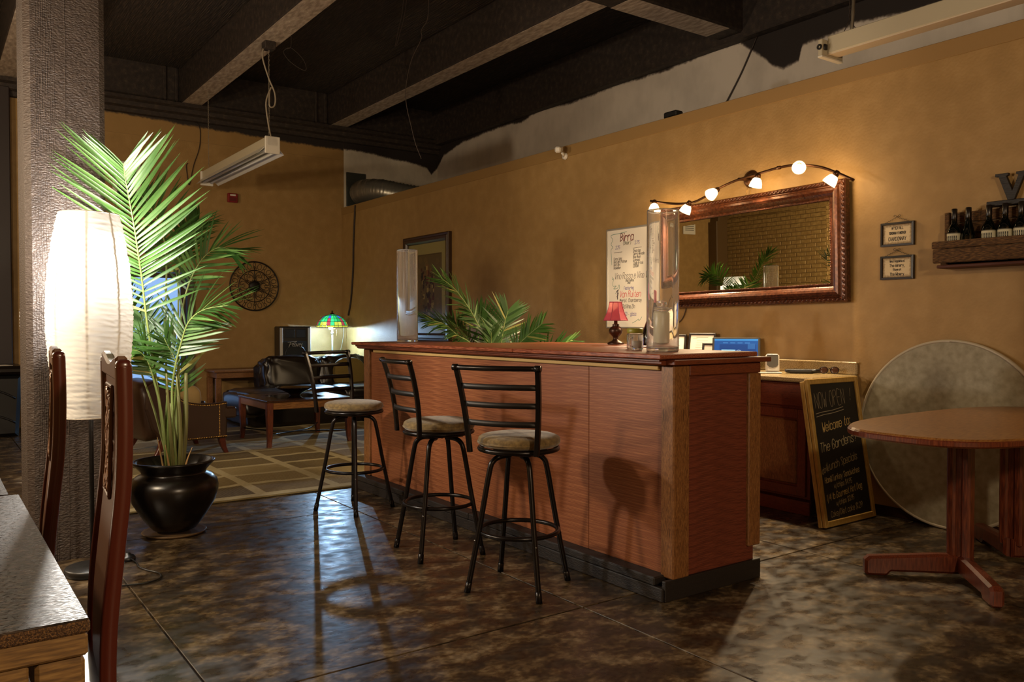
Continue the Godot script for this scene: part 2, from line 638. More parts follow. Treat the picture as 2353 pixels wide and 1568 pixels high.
func floor_and_ceiling() -> void:
	var f := struct("floor", "stained and sealed brown concrete floor cut into large slabs", "floor")
	var st := S()
	bb(st, V(-3.4, -0.2, BACK - 0.2), V(6.7, -0.012, 3.1), 0)
	obj("bed", st, M.joint, f)
	var xs := [-3.3, -2.26, -0.75, 0.755, 2.265, 3.775, 5.285, 6.5]
	var zs := [BACK, -9.5, -7.24, -4.95, -2.66, -0.37, 1.9, 3.0]
	for i in xs.size() - 1:
		for j in zs.size() - 1:
			st = S()
			bb(st, V(xs[i] + 0.004, -0.014, zs[j] + 0.004), V(xs[i + 1] - 0.004, 0, zs[j + 1] - 0.004), 0.002)
			obj("slab", st, M.concrete, f)
	var c := struct("ceiling", "dark painted concrete ceiling of deep joists and board-marked slabs", "ceiling")
	st = S()
	bb(st, V(-3.4, HIGH, BACK - 0.2), V(6.7, HIGH + 0.15, 3.1), 0)
	obj("slab", st, M.slab_up, c)
	for x in [-1.3, 0.7, 2.7, 4.7]:
		st = S()
		bb(st, V(x, 4.0, BACK), V(x + 0.25, HIGH, 3.0), 0.018)
		var jo := obj("joist", st, M.ceiling, c)
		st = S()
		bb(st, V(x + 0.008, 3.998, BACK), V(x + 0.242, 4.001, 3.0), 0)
		obj("lit_soffit", st, M.lit_soffit, jo)  # pale strip under the joist, its upward light painted in
	st = S()
	bb(st, V(-3.3, 3.98, -5.47), V(6.5, HIGH, -5.17), 0.02)
	var gi := obj("girder", st, M.ceiling, c)
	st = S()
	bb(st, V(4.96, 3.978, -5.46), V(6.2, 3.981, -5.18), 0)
	obj("lit_soffit", st, M.lit_soffit, gi)  # pale only along this stretch, light on the underside painted in
	st = S()
	bb(st, V(6.38, 3.93, BACK), V(6.5, HIGH, 3.0), 0.01)
	obj("edge_girder", st, M.ceiling, c)
	# back beam with a stepped ledge
	st = S()
	prism(st, PackedVector2Array([Vector2(0, HIGH), Vector2(0, 3.8), Vector2(0.05, 3.81), Vector2(0.06, 3.86), Vector2(0.11, 3.88), Vector2(0.12, 3.93), Vector2(0.17, 3.95), Vector2(0.17, 3.99), Vector2(0.03, 4.0), Vector2(0.03, HIGH)]), 9.8, Transform3D(Basis(V(0, 0, 1), V(0, 1, 0), V(-1, 0, 0)), V(1.6, 0, BACK)))
	obj("back_ledge", st, M.ceiling, c)
	for x in [2.5, 2.64, 4.5, 4.64]:
		st = S()
		bb(st, V(x, 4.0, BACK), V(x + 0.04, HIGH, BACK + 0.06), 0.008)
		obj("corner_fillet", st, M.ceiling, c)


# paint: the colour below an uneven edge, dark above. edge: Callable of 0..1 along giving the height, top and bottom of the picture in metres
func paint(wide: int, high: int, low: float, top: float, edge: Callable, below: Color, above: Color, vary: float, seed_: int) -> ImageTexture:
	var im := Image.create(wide, high, false, Image.FORMAT_RGB8)
	var n := noise(0.01, 5, seed_)
	var n2 := noise(0.05, 4, seed_ + 1)
	var k := noise(0.06, 4, seed_ + 2)
	for x in wide:
		var e: float = edge.call(float(x) / wide) + 0.014 * k.get_noise_2d(x * 0.4, 0)
		for y in high:
			var h := top - (top - low) * y / high
			var d := smoothstep(-0.02, 0.02, h - e + 0.012 * n2.get_noise_2d(x * 3, y * 3))
			var c := below.lerp(below.darkened(0.35), clampf(0.4 * vary + vary * n.get_noise_2d(x, y) * 1.6 + vary * 0.5 * n2.get_noise_2d(x, y * 0.4), 0, 1))
			im.set_pixel(x, y, c.lerp(above, d))
	return ImageTexture.create_from_image(im)


func edge_line(pts: Array) -> Callable:
	return func(t: float) -> float:
		for i in pts.size() - 1:
			if t <= pts[i + 1][0]:
				return lerpf(pts[i][1], pts[i + 1][1], (t - pts[i][0]) / (pts[i + 1][0] - pts[i][0]))
		return pts[-1][1]


func walls() -> void:
	var dark := hex("211916")
	# the bar wall: a gold partition that stops short of the ceiling
	var w := struct("wall_right", "gold painted partition wall behind the bar, open above", "wall")
	var st := S()
	bb(st, V(WALL, 0, BACK), V(WALL + 0.1, 2.865, 3.0), 0.004)
	obj("plaster", st, M.gold, w)
	st = S()
	bb(st, V(WALL - 0.006, 2.765, BACK), V(WALL + 0.105, 2.868, 3.0), 0.003)
	obj("top_band", st, M.gold_trim, w)
	# the back wall, gold as far as the partition, whitewashed beyond, dark above an uneven edge
	w = struct("wall_back", "textured gold back wall with dark paint under the ceiling", "wall")
	st = S()
	bb(st, V(-3.3, 0, BACK - 0.15), V(1.84, HIGH, BACK), 0)
	bb(st, V(1.84, 1.93, BACK - 0.15), V(2.86, HIGH, BACK), 0)
	bb(st, V(2.86, 0, BACK - 0.15), V(4.95, HIGH, BACK), 0)
	obj("plaster", st, M.gold, w)
	# the painted band as a skim coat on the wall
	st = S()
	face(st, V(-3.3, HIGH, BACK + 0.004), V(4.95, HIGH, BACK + 0.004), V(4.95, 3.55, BACK + 0.004), V(-3.3, 3.55, BACK + 0.004))
	var e1 := edge_line([[0.0, 3.8], [0.5, 3.82], [0.62, 3.8], [0.66, 3.79], [0.71, 3.77], [0.76, 3.75], [0.82, 3.745], [0.86, 3.72], [0.92, 3.71], [1.0, 3.70]])
	var m := mat(Color.WHITE, 0.65)
	m.albedo_texture = paint(1400, 150, 3.55, HIGH, e1, hex("9a7946"), dark, 0.06, 60)
	var coat := obj("paint_band", st, m, w)
	coat.set_meta("label", "dark painted band with a ragged lower edge")
	st = S()
	face(st, V(4.95, HIGH, BACK + 0.004), V(6.5, HIGH, BACK + 0.004), V(6.5, 2.2, BACK + 0.004), V(4.95, 2.2, BACK + 0.004))
	var e2 := edge_line([[0.0, 3.72], [0.3, 3.70], [0.5, 3.66], [0.7, 3.645], [0.88, 3.6], [0.93, 3.5], [1.0, 3.62]])
	m = mat(Color.WHITE, 0.75)
	m.albedo_texture = paint(310, 450, 2.2, HIGH, e2, hex("cfc6b4"), dark, 0.18, 64)
	coat = obj("whitewash", st, m, w)
	coat.set_meta("label", "whitewashed wall above the partition")
	st = S()
	bb(st, V(4.95, 0, BACK - 0.15), V(6.65, HIGH, BACK), 0)
	obj("masonry", st, M.mortar, w)
	# the outer wall behind the partition
	w = struct("wall_outer", "whitewashed outer wall seen above the partition, smeared dark along the top", "wall")
	st = S()
	bb(st, V(6.504, 0, BACK), V(6.65, HIGH, 3.0), 0)
	obj("masonry", st, M.mortar, w)
	st = S()
	face(st, V(6.5, HIGH, BACK), V(6.5, HIGH, -1.0), V(6.5, 2.2, -1.0), V(6.5, 2.2, BACK))
	var pts := []
	for a in [[-11.1, 3.62], [-10.9, 3.78], [-10.4, 3.88], [-9.9, 3.905], [-9.2, 3.915], [-8.9, 3.88], [-8.7, 3.93], [-8.4, 3.95], [-7.97, 3.915], [-7.03, 3.935], [-6.35, 3.914], [-5.57, 3.95], [-5.3, 3.94], [-5.2, 3.86], [-5.08, 3.767], [-4.93, 3.63], [-4.8, 3.572], [-4.64, 3.59], [-4.6, 3.72], [-4.39, 3.737], [-4.06, 3.77], [-3.64, 3.724], [-3.3, 3.71], [-1.0, 3.7]]:
		pts.append([(a[0] - BACK) / 10.1, a[1]])
	m = mat(Color.WHITE, 0.75)
	m.albedo_texture = paint(1500, 330, 2.2, HIGH, edge_line(pts), hex("cdc3b6"), dark, 0.16, 67)
	obj("whitewash", st, m, w)
	st = S()
	bb(st, V(6.5, 0, -1.0), V(6.504, HIGH, 3.0), 0)
	obj("plaster", st, M.cream, w)
	# the left wall of gold painted bricks, seen in the mirror
	w = struct("wall_left", "gold painted brick wall seen in the mirror", "wall")
	st = S()
	bb(st, V(-3.45, 0, BACK), V(-3.3, HIGH, 3.0), 0)
	obj("mortar", st, M.mortar, w)
	var kinds := []
	for k in 6:
		st = S()
		var g := 0.006 * rng.randf()
		bx(st, V(0.003, 0, 0), V(0.018 + g, 0.062, 0.198), 0.005, Basis(V(0, 0, 1), rng.randf_range(-0.02, 0.02)) * Basis(V(0, 1, 0), rng.randf_range(-0.02, 0.02)))
		st.generate_normals()
		kinds.append(st.commit())
	var rest := S()
	var single := 0
	for row in 58:
		for k in 68:
			var z := BACK + 0.11 + k * 0.21 + (0.105 if row % 2 else 0.0)
			var y := 0.04 + row * 0.076
			if z > 2.9:
				continue
			var at := V(-3.3 + rng.randf_range(-0.002, 0.004), y, z)
			if y > 1.25 and y < 2.75 and z < -7.8 and single < 300:
				var b := MeshInstance3D.new()
				b.mesh = kinds[rng.randi() % 6]
				b.material_override = M.brick
				b.name = "brick"
				b.position = at
				w.add_child(b, true)
				single += 1
			else:
				bx(rest, at + V(0.003, 0, 0), V(0.02, 0.062, 0.198), 0)
	var o := obj("brick_field", rest, M.brick, w)
	o.set_meta("kind", "stuff")
	# the wall behind the photographer
	w = struct("wall_front", "plain gold wall at the near end of the room", "wall")
	st = S()
	bb(st, V(-3.4, 0, 3.0), V(6.65, HIGH, 3.15), 0)
	obj("plaster", st, M.gold, w)
	# baseboards
	w = struct("baseboard_right", "thin dark brown baseboard along the bar wall", "baseboard")
	st = S()
	bb(st, V(WALL - 0.012, 0, BACK), V(WALL, 0.06, 3.0), 0.004)
	obj("board", st, M.bronze, w)
	w = struct("trim_1", "brown pilaster in the far corner by the brick wall", "pilaster")
	st = S()
	bb(st, V(-3.3, 0, BACK), V(-2.98, HIGH, BACK + 0.22), 0.015)
	obj("plaster", st, mat(hex("5b4426"), 0.5), w)
	w = struct("trim_2", "dark brown pilaster on the back wall behind the black bin", "pilaster")
	st = S()
	bb(st, V(0.35, 0, BACK), V(0.84, 3.9, BACK + 0.12), 0.012)
	obj("plaster", st, mat(hex("2a2020"), 0.5), w)


func pillar_and_door() -> void:
	var p := struct("pillar", "square dark brown concrete pillar with form-board marks and chamfered corners, behind the paper lamp", "pillar")
	var st := S()
	var c := 0.028
	var poly := PackedVector2Array()
	var lo := Vector2(0.42, -5.09)
	var hi := Vector2(0.785, -4.72)
	for q in [Vector2(lo.x + c, lo.y), Vector2(hi.x - c, lo.y), Vector2(hi.x, lo.y + c), Vector2(hi.x, hi.y - c), Vector2(hi.x - c, hi.y), Vector2(lo.x + c, hi.y), Vector2(lo.x, hi.y - c), Vector2(lo.x, lo.y + c)]:
		poly.append(q)
	prism(st, poly, HIGH, Transform3D(Basis(V(1, 0, 0), V(0, 0, 1), V(0, -1, 0)), V(0, HIGH / 2, 0)))
	obj("shaft", st, M.pillar, p)
	# seams left by the form boards, standing slightly proud
	for x in [0.60]:
		st = S(true)
		var pts := []
		var n := noise(1.2, 3, 5)
		for i in 80:
			var y := i * HIGH / 79.0
			pts.append(V(x + 0.004 * n.get_noise_1d(y * 3), y, -4.7195))
		tube(st, pts, func(t): return 0.0022 + 0.0018 * n.get_noise_1d(t * 90.0), 6)
		obj("board_seam", st, M.pillar, p)
	var rd := noise(6.0, 3, 8)
	for k in 9:
		st = S(true)
		var pts := []
		for i in 90:
			var y := i * HIGH / 89.0
			pts.append(V(0.468 + k * 0.0105 + 0.010 * rd.get_noise_2d(y * 0.35, k * 0.02), y, -4.7205))
		tube(st, pts, func(t): return maxf(0.0003, 0.0020 + 0.0022 * rd.get_noise_2d(t * 8.0, k * 3.0)), 5)
		obj("grain_ridge", st, M.pillar, p)
	# glass door to the street, behind the palm
	var d := struct("door_1", "glass street door in an aluminium frame behind the palm, daylight outside", "door")
	var alu := mat(hex("55504c"), 0.4, 0.5)
	st = S()
	bb(st, V(1.84, 0, BACK - 0.12), V(1.92, 1.93, BACK + 0.03))
	bb(st, V(2.78, 0, BACK - 0.12), V(2.86, 1.93, BACK + 0.03))
	bb(st, V(1.92, 1.86, BACK - 0.12), V(2.78, 1.93, BACK + 0.03))
	obj("door_frame", st, alu, d)
	st = S()
	for a in [[V(1.925, 0.01, 0), V(1.99, 1.855, 0)], [V(2.71, 0.01, 0), V(2.775, 1.855, 0)], [V(1.99, 0.01, 0), V(2.71, 0.2, 0)], [V(1.99, 1.79, 0), V(2.71, 1.855, 0)]]:
		bb(st, a[0] + V(0, 0, BACK - 0.07), a[1] + V(0, 0, BACK - 0.03))
	var leaf := obj("door_leaf", st, mat(hex("463f3c"), 0.4, 0.5), d)
	st = S()
	bb(st, V(1.99, 0.2, BACK - 0.055), V(2.71, 1.79, BACK - 0.047), 0)
	obj("pane", st, M.pane, d)
	st = S(true)
	rod(st, V(2.06, 0.85, BACK + 0.02), V(2.06, 1.15, BACK + 0.02), 0.012)
	rod(st, V(2.06, 0.88, BACK + 0.02), V(2.0, 0.88, BACK - 0.03), 0.008)
	rod(st, V(2.06, 1.12, BACK + 0.02), V(2.0, 1.12, BACK - 0.03), 0.008)
	obj("door_handle", st, M.chrome, leaf)


# ---------------------------------------------------------------- the bar
func bar_counter() -> void:
	var b := thing("bar_counter", "long stained plywood bar counter with oak corner post, layered top and black foot step", "bar counter")
	var st := S()
	bb(st, V(2.575, 0, -5.6), V(2.68, 0.06, -2.5), 0.004)
	obj("kick_base", st, M.black_wood, b)
	st = S()
	bb(st, V(2.568, 0.062, -5.62), V(2.7, 0.1, -4.05), 0.006)
	obj("step_plank", st, M.black_wood, b)
	st = S()
	bb(st, V(2.572, 0.062, -4.047), V(2.7, 0.1, -2.545), 0.006)
	obj("step_plank", st, M.black_wood, b)
	st = S()
	bb(st, V(2.588, 0, -2.515), V(3.228, 0.09, -2.493), 0.003)
	obj("end_kick_board", st, M.black_wood, b)
	# carcass and panels
	st = S()
	bb(st, V(2.67, 0.05, -5.5), V(3.19, 1.02, -2.53), 0.002)
	obj("carcass", st, M.ply_end, b)
	st = S()
	bb(st, V(2.648, 0.1, -3.064), V(2.67, 1.0, -2.566), 0.001)
	obj("front_panel", st, M.ply, b)
	st = S()
	bb(st, V(2.648, 0.1, -5.47), V(2.67, 1.0, -3.067), 0.001)
	obj("front_panel", st, M.ply, b)
	st = S()
	bb(st, V(2.73, 0.09, -2.53), V(3.19, 1.0, -2.508), 0.001)
	obj("end_panel", st, M.ply_end, b)
	st = S()
	bb(st, V(2.634, 0.088, -2.57), V(2.737, 1.022, -2.492), 0.006)
	obj("corner_post", st, M.oak_y, b)
	st = S()
	bb(st, V(2.63, 0.1, -5.56), V(2.70, 1.02, -5.47), 0.005)
	obj("corner_post", st, M.oak_y, b)
	st = S()
	bb(st, V(3.137, 0.157, -2.56), V(3.224, 0.972, -2.492), 0.005)
	obj("end_stile", st, M.oak_y, b)
	st = S()
	bb(st, V(2.738, 0.973, -2.53), V(3.222, 1.022, -2.493), 0.004)
	obj("end_rail", st, M.red_x, b)
	st = S()
	bb(st, V(2.628, 0.998, -5.4), V(2.66, 1.018, -2.58), 0.003)
	obj("shim_strip", st, M.raw, b)
	# top
	st = S()
	bb(st, V(2.614, 1.024, -2.56), V(3.268, 1.047, -2.468), 0.003)
	obj("end_moulding", st, M.red_x, b)
	st = S()
	prism(st, PackedVector2Array([Vector2(2.60, 1.022), Vector2(2.586, 1.03), Vector2(2.586, 1.036), Vector2(2.574, 1.04), Vector2(2.574, 1.05), Vector2(2.66, 1.05), Vector2(2.66, 1.022)]), 3.06, Transform3D(Basis(), V(0, 0, -4.05)))
	obj("front_moulding", st, M.red_z, b)
	st = S()
	bb(st, V(2.62, 1.02, -5.56), V(3.2, 1.049, -2.56), 0.002)
	obj("top_core", st, M.ply_end, b)
	st = S()
	bb(st, V(2.55, 1.05, -3.57), V(3.195, 1.072, -2.49), 0.004)
	obj("top_board", st, M.top, b)
	st = S()
	bb(st, V(2.55, 1.05, -5.6), V(3.195, 1.071, -3.574), 0.004)
	obj("top_board", st, M.top, b)
	st = S()
	bb(st, V(3.197, 1.048, -4.75), V(3.75, 1.071, -3.574), 0.004)
	obj("return_board", st, M.top, b)
	st = S()
	bb(st, V(3.2, 0.05, -4.65), V(3.7, 1.046, -3.66), 0.003)
	obj("return_panel", st, M.ply_end, b)


func stools() -> void:
	var t := thing("bar_stool", "farthest bar stool, by the rug, turned sideways with its back to the sofa", "bar stool", V(0, 0, 0), 0, "bar stools")
	var st := S(true)
	blob(st, V(0, 0.673, 0), V(0.188, 0.034, 0.188), 0.6, 1.0, Basis(), 36, 14, 0.05, noise(0.25, 3, 4))
	var cush := obj("seat_cushion", st, M.suede, t)
	st = S(true)
	tube(st, circle(V(0, 0.667, 0), 0.1865, 40), 0.004, 6, true)
	obj("piping", st, M.suede, cush)
	st = S(true)
	tube(st, circle(V(0, 0.637, 0), 0.178, 40), 0.0115, 8, true)
	obj("seat_ring", st, M.iron, t)
	st = S()
	bx(st, V(0, 0.622, 0), V(0.2, 0.02, 0.2), 0.004)
	obj("swivel_plate", st, M.iron_matt, t)
	for k in 4:
		var a := PI / 4 + k * PI / 2
		var d := V(cos(a), 0, sin(a))
		st = S(true)
		tube(st, curve([d * 0.04 + V(0, 0.604, 0), d * 0.085 + V(0, 0.602, 0), d * 0.122 + V(0, 0.582, 0), d * 0.142 + V(0, 0.53, 0), d * 0.185 + V(0, 0.3, 0), d * 0.246 + V(0, 0.0, 0)], 5), 0.0125, 10)
		rod(st, d * 0.237 + V(0, 0.045, 0), d * 0.247 + V(0, 0, 0), 0.0145, 10)
		var leg := obj("leg", st, M.iron, t)
		st = S(true)
		blob(st, d * 0.211 + V(0, 0.23, 0), V(0.004, 0.004, 0.004), 1, 1, Basis(), 8, 6)
		obj("screw", st, M.chrome, leg)
	st = S(true)
	tube(st, circle(V(0, 0.262, 0), 0.181, 40), 0.0105, 8, true)
	obj("foot_ring", st, M.iron, t)
	var wide := func(y: float) -> float: return 0.158 + (y - 0.6) * 0.088
	var back := func(y: float) -> float: return -0.172 - 0.02 * (y - 0.58) - 0.42 * pow(maxf(0, y - 0.64), 2.0)
	for s: float in [-1, 1]:
		st = S()
		var pts := []
		for i in 13:
			var y := 0.632 + i * 0.0322
			pts.append(V(back.call(y), y, s * wide.call(y)))
		sweep(st, pts, PackedVector2Array([Vector2(-0.011, -0.008), Vector2(-0.008, -0.011), Vector2(0.008, -0.011), Vector2(0.011, -0.008), Vector2(0.011, 0.008), Vector2(0.008, 0.011), Vector2(-0.008, 0.011), Vector2(-0.011, 0.008)]), V(0, 0, 1))
		var post := obj("back_post", st, M.iron, t)
		st = S(true)
		var y := 1.02
		rod(st, V(back.call(y), y - 0.008, s * (wide.call(y) - 0.012)), V(back.call(y), y - 0.008, s * (wide.call(y) + 0.014)), 0.0145, 12)
		obj("post_cap", st, M.iron, post)
	for y: float in [0.768, 0.85, 0.93]:
		st = S(true)
		var pts := []
		for i in 11:
			var u := -1.0 + i * 0.2
			pts.append(V(back.call(y) - 0.035 * (1.0 - u * u), y, u * wide.call(y)))
		sweep(st, pts, PackedVector2Array([Vector2(-0.003, -0.0125), Vector2(0.003, -0.0125), Vector2(0.003, 0.0125), Vector2(-0.003, 0.0125)]), V(0, 1, 0))
		obj("back_slat", st, M.iron_matt, t)
	st = S(true)
	var tp := []
	for i in 15:
		var u := -1.0 + i / 7.0
		tp.append(V(back.call(1.012) - 0.04 * (1.0 - u * u), 1.012, u * wide.call(1.012)))
	tube(st, tp, 0.0115, 8)
	obj("top_rail", st, M.iron, t)
	t.position = V(2.276, 0, -4.955)
	t.rotation.y = atan2(-0.925, 0.38)
	copy(t, V(2.214, 0, -3.77), atan2(-0.13, 0.99), "middle bar stool, turned a little aside between the far and the near stool")
	copy(t, V(2.21, 0, -3.046), atan2(0.5, 0.866), "bar stool nearest the camera, its ladder back seen full width")


func vase(at: Vector3, label: String) -> void:
	var st := S(true)
	var r := 0.075
	lathe(st, [Vector2(0, 0), Vector2(r - 0.006, 0), Vector2(r - 0.004, 0.0), Vector2(r, 0.004), Vector2(r, 0.006), Vector2(r, 0.65), Vector2(r, 0.655), Vector2(r - 0.002, 0.658), Vector2(r - 0.004, 0.655), Vector2(r - 0.004, 0.65), Vector2(r - 0.004, 0.022), Vector2(r - 0.005, 0.017), Vector2(r - 0.012, 0.014), Vector2(r - 0.016, 0.014), Vector2(0, 0.014)], 48)
	var o := obj("glass_vase", st, M.glass)
	o.position = at
	tag(o, label, "vase", "tall glass cylinder vases")


# ---------------------------------------------------------------- back counter
func back_counter() -> void:
	var t := thing("base_cabinet", "reddish oak base cabinet under the speckled counter behind the bar", "cabinet")
	var st := S()
	bb(st, V(4.5, 0.1, -5.2), V(4.918, 0.832, -3.105), 0.003)
	bb(st, V(4.55, 0, -5.2), V(4.918, 0.1, -3.13), 0.002)
	obj("body", st, M.red_y, t)
	st = S()
	bb(st, V(4.485, 0, -5.2), V(4.5, 0.085, -3.098), 0.004)
	obj("toe_board", st, M.red_z, t)
	for k in 4:
		var z1 := -3.13 - k * 0.5
		var z0 := z1 - 0.48
		st = S()
		bb(st, V(4.482, 0.68, z0), V(4.5, 0.82, z1), 0.005)
		obj("drawer", st, M.red_z, t)
		st = S()
		bb(st, V(4.484, 0.115, z0), V(4.5, 0.665, z0 + 0.06), 0.003)
		bb(st, V(4.484, 0.115, z1 - 0.06), V(4.5, 0.665, z1), 0.003)
		bb(st, V(4.484, 0.115, z0 + 0.06), V(4.5, 0.175, z1 - 0.06), 0.003)
		bb(st, V(4.484, 0.605, z0 + 0.06), V(4.5, 0.665, z1 - 0.06), 0.003)
		var dr := obj("door", st, M.red_y, t)
		st = S()
		bx(st, V(4.499, 0.39, (z0 + z1) / 2), V(0.022, 0.41, 0.34), 0.009)
		obj("raised_panel", st, M.oak_y, dr)
	t = thing("counter_top", "speckled granite-look counter top with a raised backsplash against the gold wall", "counter top")
	var granite := tri_mat(ntex(noise(0.14, 3, 70), [[0.0, hex("3c2f1c")], [0.38, hex("6f5c3c")], [0.5, hex("a58f66")], [1.0, hex("cdb98e")]]), V(3, 3, 3), 0.25)
	st = S()
	bb(st, V(4.43, 0.838, -5.22), V(4.918, 0.872, -3.04), 0.008)
	obj("top", st, granite, t)
	st = S()
	bb(st, V(4.89, 0.872, -5.22), V(4.918, 0.95, -3.04), 0.008)
	bb(st, V(4.882, 0.944, -5.22), V(4.918, 0.956, -3.034), 0.004)
	obj("backsplash", st, granite, t)


# ---------------------------------------------------------------- mirror and lights
func mirror() -> void:
	var t := thing("wall_mirror", "wide wall mirror in a carved dark bronze frame above the back counter", "mirror", V(WALL - 0.055, 1.733, -3.925))
	# local z faces the room, local x to the right; hung leaning forward a little and slightly askew
	t.basis = Basis(V(0, 0, 1), deg_to_rad(0)) * Basis(V(0, 1, 0), -PI / 2) * Basis(V(1, 0, 0), deg_to_rad(0.8)) * Basis(V(0, 0, 1), deg_to_rad(0.75))
	var wood := tri_mat(ntex(noise(0.03, 3, 80), [[0.0, hex("341a10")], [0.5, hex("4a2818")], [1.0, hex("6a3f2a")]]), V(2, 2, 2), 0.27)
	wood.metallic = 0.35
	var prof := [Vector2(0, -0.03), Vector2(0, 0.012), Vector2(0.008, 0.022), Vector2(0.026, 0.026), Vector2(0.034, 0.018), Vector2(0.04, 0.02), Vector2(0.05, 0.034), Vector2(0.066, 0.038), Vector2(0.082, 0.03), Vector2(0.096, 0.012), Vector2(0.106, 0.004), Vector2(0.114, 0.008), Vector2(0.122, 0.006), Vector2(0.125, -0.006)]
	for k in 4:
		var st := S()
		frame_side(st, 1.66, 0.795, prof, k, Transform3D())
		var side := obj("frame_side", st, wood, t)
		# carved rope along the outer edge and beads along the inner one
		st = S(true)
		var horizontal := k % 2 == 0
		var L := 1.63 if horizontal else 0.765
		var n := int(L / 0.032)
		for i in n:
			var u := -L / 2 + (i + 0.5) * L / n
			var v := -0.381 if k == 0 else (0.381 if k == 2 else 0.0)
			var c := V(u, v, 0.024) if horizontal else V(0.813 if k == 1 else -0.813, u, 0.024)
			blob(st, c, V(0.017, 0.009, 0.006) if horizontal else V(0.009, 0.017, 0.006), 1, 1, Basis(V(0, 0, 1), 0.5 if horizontal else 0.5), 8, 6)
		obj("carving", st, wood, side)
		st = S(true)
		L = 1.41 if horizontal else 0.545
		n = int(L / 0.011)
		for i in n:
			var u := -L / 2 + (i + 0.5) * L / n
			var v := -0.2775 if k == 0 else (0.2775 if k == 2 else 0.0)
			var c := V(u, v, 0.007) if horizontal else V(0.71 if k == 1 else -0.71, u, 0.007)
			blob(st, c, V(0.0045, 0.0045, 0.0045), 1, 1, Basis(), 6, 4)
		var beads := obj("beading", st, wood, side)
		beads.set_meta("kind", "stuff")
	var st := S()
	var w := 0.705
	var h := 0.272
	var bv := 0.028
	qo(st, V(-w + bv, -h + bv, -0.004), V(w - bv, -h + bv, -0.004), V(w - bv, h - bv, -0.004), V(-w + bv, h - bv, -0.004), V(0, 0, 1))
	var m := mat(hex("e0dcc8"), 0.0, 1.0)
	obj("mirror_glass", st, m, t)
	st = S()
	for k in 4:
		frame_side(st, 2 * w, 2 * h, [Vector2(0, -0.0046), Vector2(bv, -0.004)], k, Transform3D())
	obj("bevel", st, m, t)
	st = S()
	bb(st, V(-w - 0.1, -h - 0.1, -0.03), V(w + 0.1, h + 0.1, -0.012), 0.002)
	obj("backing", st, M.black, t)


func track_light() -> void:
	var t := thing("track_light", "wavy bronze track light with six frosted glass spots above the mirror", "track light")
	var st := S(true)
	var rail := [V(4.74, 2.183, -4.742), V(4.74, 2.138, -4.53), V(4.74, 2.117, -4.329), V(4.74, 2.14, -4.2), V(4.74, 2.189, -4.056), V(4.74, 2.225, -3.898), V(4.74, 2.245, -3.709), V(4.74, 2.262, -3.53), V(4.74, 2.257, -3.386), V(4.74, 2.222, -3.228), V(4.74, 2.167, -3.102), V(4.74, 2.099, -2.975)]
	tube(st, curve(rail, 4), 0.009, 8)
	obj("rail", st, M.rail, t)
	for i in [2, 7]:
		st = S(true)
		var d: Vector3 = (rail[i + 1] - rail[i]).normalized()
		rod(st, rail[i] - d * 0.012, rail[i] + d * 0.012, 0.013)
		obj("coupling", st, M.rail, t)
	st = S(true)
	lathe(st, [Vector2(0, 0.03), Vector2(0.03, 0.03), Vector2(0.058, 0.018), Vector2(0.066, 0.0)], 28, Transform3D(Basis(V(0, 0, 1), PI / 2), V(WALL, 2.255, -3.9)))
	rod(st, V(WALL, 2.255, -3.9), V(4.74, 2.232, -3.87), 0.011)
	obj("canopy", st, M.rail, t)
	var shade_m := lamp_glow(Color(1.0, 0.9, 0.72), 2.2)
	var heads := [[V(4.74, 2.175, -4.70), V(-0.25, -0.85, 0.2)], [V(4.74, 2.125, -4.33), V(-0.1, -0.8, -0.45)], [V(4.74, 2.185, -4.06), V(-0.75, -0.5, -0.1)], [V(4.74, 2.24, -3.70), V(-0.15, -0.9, -0.15)], [V(4.74, 2.26, -3.37), V(-0.75, -0.42, 0.5)], [V(4.74, 2.165, -3.09), V(-0.25, -0.75, -0.5)]]
	for h in heads:
		var d: Vector3 = h[1].normalized()
		var up := Quaternion(V(0, -1, 0), d)
		var T := Transform3D(Basis(up), h[0])
		st = S(true)
		lathe(st, [Vector2(0, 0.012), Vector2(0.014, 0.01), Vector2(0.02, -0.004), Vector2(0.022, -0.028), Vector2(0, -0.03)], 16, T)
		var s := obj("spot_head", st, M.rail, t)
		st = S(true)
		lathe(st, [Vector2(0.02, -0.024), Vector2(0.031, -0.036), Vector2(0.04, -0.06), Vector2(0.045, -0.088), Vector2(0.043, -0.088), Vector2(0.038, -0.062), Vector2(0.028, -0.038), Vector2(0.018, -0.028)], 20, T)
		blob(st, T * V(0, -0.06, 0), V(0.02, 0.026, 0.02), 1, 1, T.basis, 12, 8)
		obj("lamp_glass", st, shade_m, s)
		omni("spot_glow", T * V(0, -0.06, 0), Color(1.0, 0.83, 0.58), 0.07, 0.03)
		var l := SpotLight3D.new()
		l.name = "spot_light"
		l.transform = Transform3D(Basis.looking_at(d, V(0, 0, 1) if absf(d.y) > 0.9 else V(0, 1, 0)), T * V(0, -0.06, 0))
		l.light_color = Color(1.0, 0.88, 0.7)
		l.light_energy = 2.4
		l.light_size = 0.03
		l.spot_angle = 52.0
		l.spot_angle_attenuation = 0.6
		l.spot_range = 15.0
		l.spot_attenuation = 2.0
		l.shadow_enabled = true
		add_child(l, true)


